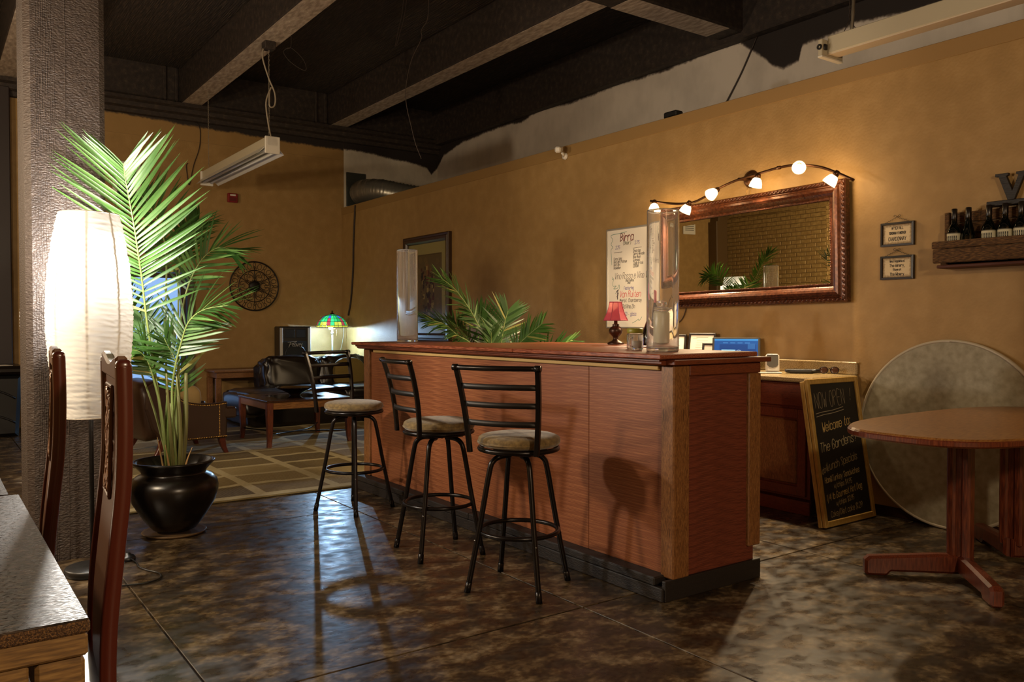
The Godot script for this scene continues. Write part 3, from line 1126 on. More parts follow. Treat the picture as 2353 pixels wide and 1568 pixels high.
# ---------------------------------------------------------------- near left
func dining_table(label: String, x1: float, z0: float, z1: float) -> void:
	var t := thing("dining_table", label, "table")
	var x0 := -0.85
	var st := S()
	bb(st, V(x0, 0.727, z0), V(x1, 0.7475, z1), 0.004)
	obj("table_top", st, M.pallet, t)
	st = S()
	bb(st, V(x0 + 0.002, 0.7465, z0 + 0.002), V(x1 - 0.002, 0.75, z1 - 0.002), 0.001)
	obj("painted_surface", st, M.worn, t)
	st = S()
	bb(st, V(x0 + 0.003, 0.692, z0 + 0.003), V(x1 - 0.003, 0.726, z1 - 0.003), 0.004)
	obj("top_frame", st, M.pine, t)
	for x: float in [x0 + 0.045, x1 - 0.04]:
		for z: float in [z0 + 0.045, z1 - 0.045]:
			st = S()
			bb(st, V(x - 0.034, 0, z - 0.034), V(x + 0.034, 0.688, z + 0.034), 0.006)
			obj("leg", st, M.pine, t)
	st = S()
	bb(st, V(x0 + 0.09, 0.5, z1 - 0.03), V(x1 - 0.082, 0.69, z1 - 0.01), 0.003)
	obj("apron", st, M.pine, t)
	st = S()
	bb(st, V(x0 + 0.09, 0.5, z0 + 0.01), V(x1 - 0.082, 0.69, z0 + 0.03), 0.003)
	obj("apron", st, M.pine, t)
	for x: float in [x0 + 0.03, x1 - 0.05]:
		st = S()
		bb(st, V(x - 0.01, 0.58, z0 + 0.085), V(x + 0.01, 0.69, z1 - 0.085), 0.003)
		obj("apron", st, M.pine, t)


func left_tables() -> void:
	dining_table("pine table with a scuffed black top, its corner at the lower left of the picture", 0.205, -2.535, -1.4)
	dining_table("second black topped table pushed against the far end of the first", 0.183, -3.7, -2.545)
	# tall carved chair, built with its back along z and its front towards -x
	var t := thing("dining_chair", "nearest tall dark wood chair with a carved back, pushed up to the black table", "chair", Vector3.ZERO, 0.0, "tall carved chairs")
	var line := [V(0.05, 0, 0), V(0.004, 0.25, 0), V(-0.011, 0.45, 0), V(-0.009, 0.6, 0), V(0.005, 0.75, 0), V(0.018, 0.88, 0), V(0.022, 1.0, 0), V(0.021, 1.1, 0), V(0.0205, 1.118, 0)]
	var path := curve(line, 6)
	var prof := PackedVector2Array()
	for i in 28:
		var a := TAU * i / 28.0
		var r := 1.0 - 0.10 * pow(maxf(0.0, cos(a * 6.0)), 2.0)
		prof.append(Vector2(0.0155 * r * signf(cos(a)) * pow(absf(cos(a)), 0.7), 0.0145 * r * signf(sin(a)) * pow(absf(sin(a)), 0.7)))
	var hw := 0.185
	for s: float in [-1, 1]:
		var st := S(true)
		var pts := []
		for p: Vector3 in path:
			pts.append(p + V(0, 0, s * hw))
		sweep(st, pts, prof, V(0, 0, 1))
		blob(st, pts[-1], V(0.0152, 0.014, 0.0142), 0.8, 0.8, Basis(), 24, 10)
		obj("rear_post", st, M.cherry, t)
		st = S()
		bb(st, V(-0.46, 0, s * 0.19 - 0.02), V(-0.42, 0.43, s * 0.19 + 0.02), 0.005)
		obj("front_leg", st, M.cherry, t)
		st = S()
		bb(st, V(-0.42, 0.37, s * 0.19 - 0.012), V(-0.03, 0.43, s * 0.19 + 0.012), 0.003)
		obj("side_rail", st, M.cherry, t)
	var st := S()
	bx(st, V(-0.235, 0.45, 0), V(0.47, 0.035, 0.43), 0.012)
	obj("seat", st, M.cherry, t)
	# top rail with a dipped crest, let in between the posts
	st = S()
	var poly := PackedVector2Array()
	for i in 13:
		var u := -1.0 + i / 6.0
		poly.append(Vector2(u * 0.176, 1.134 - 0.009 * (0.5 + 0.5 * cos(u * PI)) * 2.0 + 0.004))
	poly.append(Vector2(0.176, 1.088))
	poly.append(Vector2(-0.176, 1.088))
	prism(st, poly, 0.022, Transform3D(Basis(V(0, 0, -1), V(0, 1, 0), V(1, 0, 0)), V(0.018, 0, 0)), 0.005)
	obj("top_rail", st, M.splat, t)
	# splat and carved panel
	st = S()
	var at := func(y: float) -> float:
		for i in path.size() - 1:
			if path[i].y <= y and path[i + 1].y >= y:
				return lerpf(path[i].x, path[i + 1].x, (y - path[i].y) / (path[i + 1].y - path[i].y))
		return 0.021
	var sp := []
	for i in 25:
		var y := 0.468 + i * 0.026
		sp.append(V(at.call(y), y, 0))
	sweep(st, sp, PackedVector2Array([Vector2(-0.009, -0.115), Vector2(0.009, -0.115), Vector2(0.009, 0.115), Vector2(-0.009, 0.115)]), V(0, 0, 1))
	var splat := obj("back_splat", st, M.splat, t)
	st = S(true)
	for k in 64:
		var y := 0.862 + 0.19 * (k / 64.0)
		var c := rng.randf_range(-0.045, 0.045)
		var pts := []
		for i in 7:
			var yy := y + 0.016 * sin(i * 0.9 + k)
			pts.append(V(at.call(yy) - 0.0105 - 0.004 * sin(i * 0.5), yy, c + 0.012 * cos(i * 0.9 + k * 2.0)))
		tube(st, pts, 0.0036, 5)
	obj("carving", st, M.carved, splat)
	st = S()
	for z: float in [-0.066, 0.066]:
		bar(st, V(at.call(0.84) - 0.012, 0.84, z), V(at.call(1.07) - 0.012, 1.07, z), 0.006, 0.008, 0.002, V(0, 0, 1))
	for y: float in [0.84, 1.07]:
		bx(st, V(at.call(y) - 0.012, y, 0), V(0.006, 0.008, 0.132), 0.002)
	obj("carving_border", st, M.splat, splat)
	t.position = V(0.315, 0, -1.94)
	t.rotation.y = -0.09
	copy(t, V(0.277, 0, -2.56), -0.09, "farther tall dark wood chair seen edge-on against the pillar")


func paper_lamps() -> void:
	var t := thing("floor_lamp", "tall crinkled white paper floor lamp glowing in front of the dark pillar", "floor lamp", Vector3.ZERO, 0.0, "paper floor lamps")
	var pts := [Vector2(0.122, 0.755), Vector2(0.128, 0.775), Vector2(0.15, 0.86), Vector2(0.168, 0.95), Vector2(0.181, 1.06), Vector2(0.189, 1.18), Vector2(0.19, 1.24), Vector2(0.187, 1.34), Vector2(0.178, 1.46), Vector2(0.163, 1.58), Vector2(0.148, 1.66), Vector2(0.136, 1.715), Vector2(0.132, 1.727)]
	var cv := Curve.new()
	cv.min_value = 0
	cv.max_value = 1
	for p in pts:
		cv.add_point(Vector2((p.y - 0.755) / 0.972, p.x))
	var n := noise(1.0, 4, 21)
	var radius := func(a: float, y: float) -> float:
		var r := cv.sample((y - 0.755) / 0.972)
		var hoop := absf(sin((y - 0.755) / 0.026 * PI + 1.3 * n.get_noise_2d(cos(a) * 2.0, sin(a) * 2.0)))
		return r - 0.004 * pow(1.0 - hoop, 2.0) + 0.006 * n.get_noise_3d(cos(a) * 5.0, sin(a) * 5.0, y * 70.0)
	var paper := lamp_glow(Color(1.0, 0.96, 0.92), 0.02)
	paper.albedo_color = Color(0.86, 0.86, 0.85)
	paper.roughness = 0.9
	paper.backlight_enabled = true
	paper.backlight = Color(0.27, 0.27, 0.267)
	for half in 2:
		var st := S(true)
		var lo := 0.755 + half * 0.485
		var rows := 90
		var cols := 72
		for i in rows:
			for j in cols:
				var y0 := lo + 0.486 * i / rows
				var y1 := lo + 0.486 * (i + 1) / rows
				var q := []
				for w in [[j, y0], [j + 1, y0], [j + 1, y1], [j, y1]]:
					var a: float = TAU * (w[0] % cols) / cols
					var r: float = radius.call(a, w[1])
					q.append(V(cos(a) * r, w[1], sin(a) * r))
				qo(st, q[0], q[1], q[2], q[3], V(q[0].x + q[2].x, 0, q[0].z + q[2].z))
		obj("paper_shade", st, paper, t)
	var st := S()
	for k in 8:
		var a := TAU * (k + 0.28) / 8
		for i in 16:
			var y0 := 0.76 + i * 0.06
			var r0 := cv.sample((y0 - 0.755) / 0.972) - 0.013
			var r1 := cv.sample((y0 + 0.06 - 0.755) / 0.972) - 0.013
			bar(st, V(cos(a) * r0, y0, sin(a) * r0), V(cos(a) * r1, y0 + 0.06, sin(a) * r1), 0.004, 0.010, 0.0, V(cos(a), 0, sin(a)))
	obj("frame_strip", st, M.raw, t)
	st = S(true)
	tube(st, circle(V(0, 0.757, 0), 0.121, 40), 0.003, 6, true)
	obj("hoop", st, M.white, t)
	st = S(true)
	tube(st, circle(V(0, 1.726, 0), 0.131, 40), 0.003, 6, true)
	obj("hoop", st, M.white, t)
	st = S(true)
	rod(st, V(0, 0.02, 0), V(0, 1.4, 0), 0.011, 12)
	obj("pole", st, M.black, t)
	st = S(true)
	lathe(st, [Vector2(0, 0.002), Vector2(0.118, 0.002), Vector2(0.122, 0.008), Vector2(0.122, 0.03), Vector2(0.116, 0.037), Vector2(0, 0.038)], 40)
	obj("base", st, M.black, t)
	st = S(true)
	blob(st, V(0, 1.46, 0), V(0.03, 0.045, 0.03), 1, 1, Basis(), 16, 10)
	obj("bulb", st, lamp_glow(Color(1.0, 0.9, 0.75), 6.0), t)
	omni("bulb_light", V(0, 1.46, 0), Color(1.0, 0.97, 0.93), 2.0, 0.05, t)
	t.position = V(0.655, 0, -4.4)
	copy(t, V(0.8, 0, -7.36), 1.0, "second white paper floor lamp, only a sliver showing beyond the pillar's left edge")
	# the near lamp's cord with its foot switch
	st = S(true)
	tube(st, curve([V(0.10, 0.008, 0.03), V(0.125, 0.006, -0.02), V(0.15, 0.012, -0.11), V(0.181, 0.018, -0.138), V(0.195, 0.012, -0.09), V(0.205, 0.006, -0.03), V(0.2, 0.006, 0.04), V(0.22, 0.006, 0.12), V(0.257, 0.006, 0.21), V(0.235, 0.006, 0.3), V(0.165, 0.006, 0.33), V(0.045, 0.006, 0.3), V(-0.055, 0.006, 0.24)], 6), 0.0042, 6)
	var cord := obj("power_cord", st, M.black, t)
	st = S(true)
	lathe(st, [Vector2(0, 0.002), Vector2(0.038, 0.002), Vector2(0.04, 0.012), Vector2(0.03, 0.026), Vector2(0.016, 0.03), Vector2(0.014, 0.038), Vector2(0, 0.04)], 24, Transform3D(Basis(), V(0.181, 0, -0.138)))
	obj("foot_switch", st, M.black, cord)


# ---------------------------------------------------------------- plants
var leaf_shapes := []
var leaf_mats := []


func leaf_kit() -> void:
	for k in 4:
		var st := S(true)
		var droop: float = [0.04, 0.10, 0.17, 0.02][k]
		var n := 6
		var P := func(i: int, s: float) -> Vector3:
			var t := float(i) / n
			var w := 0.5 * pow(sin(PI * clampf(0.12 + 0.88 * t, 0, 1)), 0.75) * (1.0 - 0.35 * t)
			if i == n:
				w = 0.0
			return V(t, -droop * t * t + absf(s) * w * 0.35 * 0.05, s * w)
		for i in n:
			for s: float in [-1.0, 1.0]:
				qo(st, P.call(i, 0.0), P.call(i + 1, 0.0), P.call(i + 1, s), P.call(i, s), V(0, 1, 0))
		st.generate_normals()
		leaf_shapes.append(st.commit())
	for c in ["42652a", "365722", "284518", "547539", "8f8a4a"]:
		var m := mat(hex(c), 0.42)
		m.backlight_enabled = true
		m.backlight = Color(0.22, 0.32, 0.09)
		leaf_mats.append(m)


# a feather frond: rachis through pts, leaflets in pairs; face is the direction its flat side looks
func frond(t: Node3D, pts: Array, toward: Vector3, pairs: int, length: float, from := 0.25, tone := 0, single := true, width := 0.021, tipness := 0.55) -> void:
	var path := curve(pts, 8)
	var st := S(true)
	tube(st, path, func(u): return 0.0075 * (1.0 - 0.85 * u) + 0.001, 6)
	var stem_m := mat(hex("7d8a4a"), 0.5)
	var f := obj("frond", st, stem_m, t)
	var joined := []
	for i in 5:
		joined.append(S(true))
	var used := {}
	for i in pairs:
		var u := from + (1.0 - from) * (i + 0.5) / pairs
		var q := u * (path.size() - 1)
		var k := mini(int(q), path.size() - 2)
		var p: Vector3 = path[k].lerp(path[k + 1], q - k)
		var d: Vector3 = (path[k + 1] - path[k]).normalized()
		var s := d.cross(toward).normalized()
		var up := s.cross(d).normalized()
		var v := (u - from) / (1.0 - from)
		var env := pow(sin(PI * clampf(0.16 + 0.72 * v, 0, 1)), 0.6)
		for side: float in [-1.0, 1.0]:
			var ang := lerpf(1.15, tipness, v) + rng.randf_range(-0.07, 0.07)
			var dir := (s * side * sin(ang) + d * cos(ang) + up * rng.randf_range(-0.22, 0.22)).normalized()
			var L := length * env * rng.randf_range(0.85, 1.1)
			var x := dir
			var y := (V(0, 1, 0) - x * x.y)
			y = (up + y * 0.35 - x * (up + y * 0.35).dot(x)).normalized()
			var z := x.cross(y)
			var B := Basis(x * L, y * L, z * width * rng.randf_range(0.8, 1.15))
			var kind := rng.randi() % 3 if v < 0.85 else 3
			var tn := tone
			var roll := rng.randf()
			if roll < 0.25:
				tn = mini(tone + 1, 3)
			elif roll > 0.97:
				tn = 4
			if single:
				var o := MeshInstance3D.new()
				o.mesh = leaf_shapes[kind]
				o.material_override = leaf_mats[tn]
				o.name = "leaflet"
				o.transform = Transform3D(B, p)
				f.add_child(o, true)
			else:
				joined[tn].append_from(leaf_shapes[kind], 0, Transform3D(B, p))
				used[tn] = true
	for tn in used:
		var o := MeshInstance3D.new()
		o.mesh = joined[tn].commit()
		o.material_override = leaf_mats[tn]
		o.name = "leaflets"
		o.set_meta("kind", "stuff")
		f.add_child(o, true)


func pot(at: Vector3, label: String, scale_ := 1.0) -> void:
	var t := thing("plant_pot", label, "pot", at)
	var st := S(true)
	var k := scale_
	var out := [Vector2(0, 0.004), Vector2(0.10, 0.004), Vector2(0.118, 0.012), Vector2(0.15, 0.05), Vector2(0.19, 0.11), Vector2(0.225, 0.17), Vector2(0.24, 0.22), Vector2(0.243, 0.25), Vector2(0.235, 0.285), Vector2(0.205, 0.315), Vector2(0.176, 0.328), Vector2(0.172, 0.333), Vector2(0.178, 0.345), Vector2(0.195, 0.365), Vector2(0.218, 0.388), Vector2(0.224, 0.395), Vector2(0.222, 0.402), Vector2(0.212, 0.403), Vector2(0.205, 0.397), Vector2(0.186, 0.375), Vector2(0.165, 0.35), Vector2(0.16, 0.335), Vector2(0.16, 0.33)]
	lathe(st, out.map(func(p): return p * k), 48)
	obj("pot_body", st, M.gloss_black, t)
	st = S()
	var n := noise(9.0, 3, 5)
	var g := 14
	for i in g:
		for j in 28:
			var P := func(ii: int, jj: int) -> Vector3:
				var r := 0.166 * k * ii / g
				var a := TAU * (jj % 28) / 28.0
				return V(cos(a) * r, 0.345 * k + 0.012 * n.get_noise_2d(cos(a) * r * 3, sin(a) * r * 3), sin(a) * r)
			qo(st, P.call(i, j), P.call(i + 1, j), P.call(i + 1, j + 1), P.call(i, j + 1), V(0, 1, 0))
	obj("soil", st, mat(hex("22160c"), 0.95), t)


func palms() -> void:
	leaf_kit()
	var at := V(1.17, 0.018, -4.99)
	pot(at, "round bellied glossy black pot on the concrete floor holding the tall palm")
	var sc := thing("pot_saucer", "shallow brown saucer under the big black pot", "saucer", V(1.17, 0, -4.99))
	var st := S(true)
	lathe(st, [Vector2(0, 0.0), Vector2(0.16, 0.0), Vector2(0.176, 0.012), Vector2(0.172, 0.016), Vector2(0.158, 0.012), Vector2(0, 0.012)], 40)
	obj("dish", st, mat(hex("5b4529"), 0.5), sc)
	var t := thing("palm", "tall areca palm growing from the round black pot by the pillar", "palm")
	var eye := V(-0.1, 0.1, 1.0).normalized()
	var base := V(1.17, 0.36, -4.99)
	var fr := [
		[[V(1.158, 0.346, -5.0), V(1.104, 0.688, -4.99), V(1.054, 1.017, -4.96), V(1.014, 1.209, -4.9), V(0.977, 1.443, -4.838), V(0.944, 1.57, -4.757), V(0.907, 1.727, -4.68), V(0.862, 1.908, -4.609), V(0.831, 2.005, -4.526)], V(-0.3, 0.15, 1), 34, 0.46, 0.40, 0, true],
		[[V(1.176, 0.35, -5.05), V(1.179, 0.798, -5.18), V(1.19, 1.209, -5.25), V(1.213, 1.585, -5.318), V(1.203, 1.775, -5.381), V(1.156, 1.927, -5.47), V(1.122, 2.001, -5.547)], V(-0.5, 0.3, 0.8), 28, 0.32, 0.45, 1, true],
		[[V(1.18, 0.355, -4.97), V(1.165, 0.752, -5.0), V(1.17, 0.927, -4.965), V(1.195, 1.083, -4.919), V(1.226, 1.214, -4.859), V(1.289, 1.282, -4.775), V(1.389, 1.305, -4.663)], V(-0.1, 0.75, 0.6), 24, 0.32, 0.42, 2, true],
		[[V(1.171, 0.342, -5.08), V(1.129, 0.661, -5.25), V(1.085, 0.895, -5.4), V(1.052, 1.107, -5.52), V(1.0, 1.324, -5.62), V(0.95, 1.48, -5.7)], V(0.2, 0.5, 0.8), 32, 0.34, 0.4, 0, false],
		[[V(1.201, 0.342, -5.05), V(1.21, 0.673, -5.1), V(1.23, 0.956, -5.12), V(1.247, 1.214, -5.131), V(1.285, 1.421, -5.109), V(1.35, 1.575, -5.066), V(1.431, 1.653, -5.011), V(1.504, 1.64, -4.958)], V(-0.2, 0.7, 0.6), 24, 0.30, 0.55, 2, false],
		[[V(1.217, 0.324, -5.06), V(1.264, 0.838, -5.25), V(1.294, 1.215, -5.38), V(1.324, 1.545, -5.46), V(1.376, 1.744, -5.51), V(1.461, 1.877, -5.53)], V(-0.6, 0.3, 0.6), 30, 0.24, 0.62, 2, false],
		[[V(1.128, 0.376, -4.98), V(1.103, 0.67, -4.965), V(1.06, 0.871, -4.949), V(1.02, 0.99, -4.93), V(0.97, 1.05, -4.9), V(0.9, 1.06, -4.86)], V(0.1, 0.8, 0.6), 26, 0.30, 0.45, 0, false],
		[[V(1.14, 0.36, -5.0), V(1.1, 0.8, -5.06), V(1.06, 1.05, -5.1), V(1.03, 1.25, -5.14)], V(-0.3, 0.2, 1), 16, 0.24, 0.5, 0, false],
		[[V(1.2, 0.36, -5.02), V(1.21, 0.7, -5.02), V(1.19, 0.95, -4.98), V(1.11, 1.12, -4.93)], V(0.2, 0.4, 1), 18, 0.26, 0.45, 1, false],
	]
	for f in fr:
		frond(t, f[0], f[1].normalized(), f[2], f[3], f[4], f[5], f[6])
	# cane stems and sheaths at the base
	for k in 9:
		st = S(true)
		var a := k * 2.4
		var p := base + V(cos(a) * 0.035, -0.02, sin(a) * 0.035)
		var q := p + V(rng.randf_range(-0.07, 0.06), rng.randf_range(0.4, 0.68), rng.randf_range(-0.05, 0.05))
		tube(st, curve([p, p.lerp(q, 0.5) + V(cos(a), 0, sin(a)) * 0.012, q], 5), func(u): return (0.024 if k == 0 else 0.012) * (1.0 - 0.6 * u), 8)
		obj("cane", st, mat(hex(["5d5a2c", "5c6a2c", "7b7d48"][k % 3]), 0.5), t)
	for k in 4:
		st = S(true)
		var a := k * 1.7 + 0.5
		var p := base + V(cos(a) * 0.055, -0.02, sin(a) * 0.055)
		tube(st, curve([p, p + V(cos(a) * 0.02, 0.08, sin(a) * 0.02), p + V(cos(a) * 0.05, 0.15 + 0.03 * k, sin(a) * 0.03)], 4), func(u): return 0.008 * (1.0 - 0.8 * u), 5)
		obj("dry_sheath", st, mat(hex("a57f4d"), 0.7), t)
	# the smaller palm between the bar and the wall
	pot(V(3.54, 0.0, -5.12), "black pot on the floor behind the bar under the bushy palm", 0.9)
	t = thing("palm", "bushy palm behind the bar in front of the framed picture", "palm")
	fr = [
		[[V(3.54, 0.32, -5.12), V(3.553, 0.692, -5.132), V(3.473, 1.022, -5.16), V(3.379, 1.218, -5.195), V(3.312, 1.331, -5.209), V(3.218, 1.46, -5.242), V(3.117, 1.545, -5.279)], V(0.3, 0.6, 0.6), 40, 0.24, 0.45, 2, true],
		[[V(3.54, 0.32, -5.12), V(3.54, 0.692, -5.141), V(3.362, 1.023, -5.199), V(3.225, 1.121, -5.223), V(3.115, 1.202, -5.227), V(2.98, 1.233, -5.247)], V(0.3, 0.7, 0.5), 38, 0.22, 0.45, 2, true],
		[[V(3.55, 0.32, -5.12), V(3.553, 0.692, -5.132), V(3.566, 0.987, -5.15), V(3.6, 1.2, -5.148), V(3.63, 1.3, -5.141)], V(-0.3, 0.2, 1), 24, 0.24, 0.5, 1, false],
		[[V(3.55, 0.32, -5.1), V(3.567, 0.692, -5.122), V(3.608, 0.99, -5.038), V(3.659, 1.105, -4.943), V(3.722, 1.202, -4.839)], V(-0.4, 0.6, 0.6), 28, 0.19, 0.5, 1, false],
		[[V(3.54, 0.32, -5.14), V(3.582, 0.688, -5.173), V(3.569, 1.018, -5.272), V(3.575, 1.18, -5.354), V(3.55, 1.3, -5.458)], V(-0.3, 0.3, 1), 26, 0.26, 0.45, 2, false],
		[[V(3.54, 0.32, -5.14), V(3.582, 0.688, -5.173), V(3.486, 0.967, -5.329), V(3.415, 1.151, -5.467), V(3.368, 1.236, -5.584)], V(0.2, 0.6, 0.7), 26, 0.26, 0.45, 2, false],
		[[V(3.56, 0.32, -5.12), V(3.62, 0.7, -5.0), V(3.78, 1.0, -4.85), V(3.95, 1.08, -4.76)], V(-0.3, 0.8, 0.4), 24, 0.2, 0.4, 2, false],
		[[V(3.53, 0.32, -5.12), V(3.45, 0.75, -5.05), V(3.38, 1.0, -5.0), V(3.36, 1.14, -4.97)], V(0.2, 0.4, 1), 20, 0.2, 0.45, 1, false],
	]
	for f in fr:
		frond(t, f[0], f[1].normalized(), f[2], f[3], f[4], f[5], f[6], 0.019)


# a third palm stands hidden behind the pillar; its fronds show in the mirror beside the second paper lamp
func mirror_palm() -> void:
	pot(V(0.95, 0.0, -7.15), "black pot behind the pillar by the second paper lamp", 0.85)
	var t := thing("palm", "palm behind the pillar whose two arching fronds show in the mirror", "palm")
	for f in [
		[[V(0.95, 0.3, -7.15), V(0.98, 0.9, -7.09), V(1.02, 1.3, -7.0), V(0.9, 1.65, -6.95), V(0.78, 1.9, -6.9), V(0.69, 2.03, -6.86)], V(1, 0.3, -0.2)],
		[[V(0.95, 0.3, -7.15), V(1.03, 0.9, -7.1), V(1.15, 1.4, -7.15), V(1.13, 1.68, -7.3), V(1.1, 1.77, -7.48), V(1.08, 1.72, -7.66)], V(1, 0.5, 0.3)],
		[[V(0.95, 0.3, -7.15), V(0.98, 0.8, -7.12), V(1.06, 1.2, -7.16), V(1.02, 1.4, -7.2)], V(1, 0.3, 0.2)]]:
		frond(t, f[0], f[1].normalized(), 34, 0.24, 0.45, 2, false)


# ---------------------------------------------------------------- near right
func rounded(cx: float, cz: float, a: float, b: float, e: float, n := 64) -> PackedVector2Array:
	var out := PackedVector2Array()
	for i in n:
		var t := TAU * i / n
		out.append(Vector2(cx + a * signf(cos(t)) * pow(absf(cos(t)), 2.0 / e), cz + b * signf(sin(t)) * pow(absf(sin(t)), 2.0 / e)))
	return out


func oak_table() -> void:
	var t := thing("oval_table", "oval oak table on twin splayed pedestals at the right edge of the picture", "table", V(0, 0, 0))
	var flat := Basis(V(1, 0, 0), V(0, 0, 1), V(0, -1, 0))
	var st := S()
	prism(st, rounded(3.99, -1.79, 0.83, 0.395, 3.0), 0.035, Transform3D(flat, V(0, 0.743, 0)), 0.006)
	obj("table_top", st, M.table, t)
	st = S()
	prism(st, rounded(3.99, -1.79, 0.834, 0.399, 3.0), 0.026, Transform3D(flat, V(0, 0.741, 0)), 0.005)
	obj("edge_band", st, M.table_leg, t)
	for s: float in [-1.0, 1.0]:
		var c := V(4.235 + s * 0.265, 0, -1.93)
		var p := Node3D.new()
		p.name = "pedestal"
		t.add_child(p, true)
		for q: float in [-1.0, 1.0]:
			st = S()
			bx(st, c + V(-0.0, 0.4, q * 0.034), V(0.058, 0.65, 0.042), 0.01)
			obj("column", st, M.table_leg, p)
		st = S()
		bx(st, c + V(0, 0.4, 0), V(0.034, 0.66, 0.03), 0.002)
		obj("core", st, M.table_leg, p)
		for q: float in [-1.0, 1.0]:
			var d := V(s * 0.30, 0, q * 0.285)
			var L := d.length()
			d = d.normalized()
			st = S()
			var foot := PackedVector2Array([Vector2(-0.03, 0.022), Vector2(0.1, 0.022), Vector2(L - 0.12, 0.022), Vector2(L - 0.1, 0.002), Vector2(L - 0.012, 0.002), Vector2(L, 0.012), Vector2(L, 0.075), Vector2(L - 0.02, 0.093), Vector2(0.1, 0.112), Vector2(-0.03, 0.115)])
			prism(st, foot, 0.056, Transform3D(Basis(d, V(0, 1, 0), d.cross(V(0, 1, 0))), c + V(0, 0, q * 0.02)), 0.012)
			obj("foot", st, M.table_leg, p)
		st = S()
		bx(st, c + V(0, 0.716, 0), V(0.09, 0.02, 0.5), 0.004)
		obj("top_bearer", st, M.table_leg, p)


func round_top() -> void:
	var t := thing("round_table_top", "big grey round folding table top leaning on edge against the gold wall", "table top", V(4.872, 0.556, -2.44))
	t.rotation.z = deg_to_rad(-1.2)
	var st := S(true)
	var T := Transform3D(Basis(V(0, 0, 1), PI / 2), Vector3.ZERO)
	lathe(st, [Vector2(0, 0.012), Vector2(0.54, 0.012)], 72, T)
	lathe(st, [Vector2(0.54, -0.012), Vector2(0, -0.012)], 72, T)
	var m := tri_mat(ntex(noise(0.02, 5, 90), [[0.0, hex("7b7259")], [0.5, hex("8d846c")], [1.0, hex("9d947d")]]), V(1.5, 1.5, 1.5), 0.6)
	obj("panel", st, m, t)
	st = S(true)
	lathe(st, [Vector2(0.538, -0.014), Vector2(0.55, -0.014), Vector2(0.555, -0.008), Vector2(0.555, 0.008), Vector2(0.55, 0.014), Vector2(0.538, 0.014), Vector2(0.538, -0.014)], 72, T)
	obj("rim", st, mat(hex("a89c86"), 0.4), t)


# ---------------------------------------------------------------- lettering by hand
const STROKES := {
	"A": "022842 1434", "B": "0208 0828374605 0525443302", "C": "4738180604123243", "D": "0208 0828464422 2202", "E": "48080242 0535", "F": "480802 0535", "G": "4738180604123244 4425",
	"H": "0208 4248 0545", "I": "2228", "J": "3833221203", "K": "0208 4805 0542", "L": "080242", "M": "0208 0825 2548 4842", "N": "0208 0842 4248", "O": "180604123244463818", "P": "0208 0838473605",
	"Q": "180604123244463818 2442", "R": "0208 0838473605 2542", "S": "4738180725443322120", "T": "0848 2822", "U": "080412324448", "V": "0822 2248", "W": "0812 1225 2532 3248", "X": "0842 4802", "Y": "0825 4825 2522", "Z": "0848 4802 0242",
	"a": "4536160503123243 4642", "b": "0208 0516364543321203", "c": "4536160503123243", "d": "4842 4536160503123243", "e": "04444536160503123243", "f": "48382722 0636", "g": "4536160503123243 4641301001",
	"h": "0208 0516364542", "i": "2622 2728", "j": "2621100 2728", "k": "0208 4604 0442", "l": "2822", "m": "0206 0516252422 2536464542", "n": "0206 0516364542", "o": "160503123243453616", "p": "0006 0516364543321203",
	"q": "4640 4536160503123243", "r": "0206 04163645", "s": "453616052443321203", "t": "28233242 1636", "u": "060312324346 4642", "v": "0622 2246", "w": "0612 1224 2432 3246", "x": "0642 4602", "y": "0622 4610", "z": "0646 4602 0242",
	"0": "180604123244463818", "1": "1728 2822", "2": "0718384735 35020242", "3": "0718384735252544321203", "4": "3804 0444 3832", "5": "4808 0805 05354432120", "6": "4728060312324435150", "7": "0848 4812", "9": "463515071838474622",
	"$": "4738180725443322120 2921", "/": "0048", ".": "2223", ",": "2210", ":": "2223 2526", "!": "2824 2223", "(": "38161431", ")": "18363411", "-": "1434", "&": "420717283604122244", "'": "2827", "?": "0718384735 3523 2222"}


func dot(im: Image, x: float, y: float, r: float, c: Color) -> void:
	var w := im.get_width()
	var h := im.get_height()
	for j in range(int(y - r - 1), int(y + r + 2)):
		for i in range(int(x - r - 1), int(x + r + 2)):
			if i < 0 or j < 0 or i >= w or j >= h:
				continue
			var a := clampf(r + 0.5 - Vector2(i - x, j - y).length(), 0, 1) * c.a
			if a > 0.0:
				im.set_pixel(i, j, im.get_pixel(i, j).lerp(Color(c, 1), a))


func line(im: Image, pts: Array, r: float, c: Color) -> void:
	for i in pts.size() - 1:
		var a: Vector2 = pts[i]
		var b: Vector2 = pts[i + 1]
		var n := maxi(1, int(a.distance_to(b) / maxf(0.6, r * 0.7)))
		for k in n + 1:
			var p := a.lerp(b, float(k) / n)
			dot(im, p.x, p.y, r, c)


func soft(pts: Array) -> Array:
	if pts.size() < 3:
		return pts
	var out := []
	for i in pts.size() - 1:
		var p0: Vector2 = pts[maxi(i - 1, 0)]
		var p1: Vector2 = pts[i]
		var p2: Vector2 = pts[i + 1]
		var p3: Vector2 = pts[mini(i + 2, pts.size() - 1)]
		for j in 6:
			out.append(p1.cubic_interpolate(p2, p0, p3, j / 6.0))
	out.append(pts[-1])
	return out


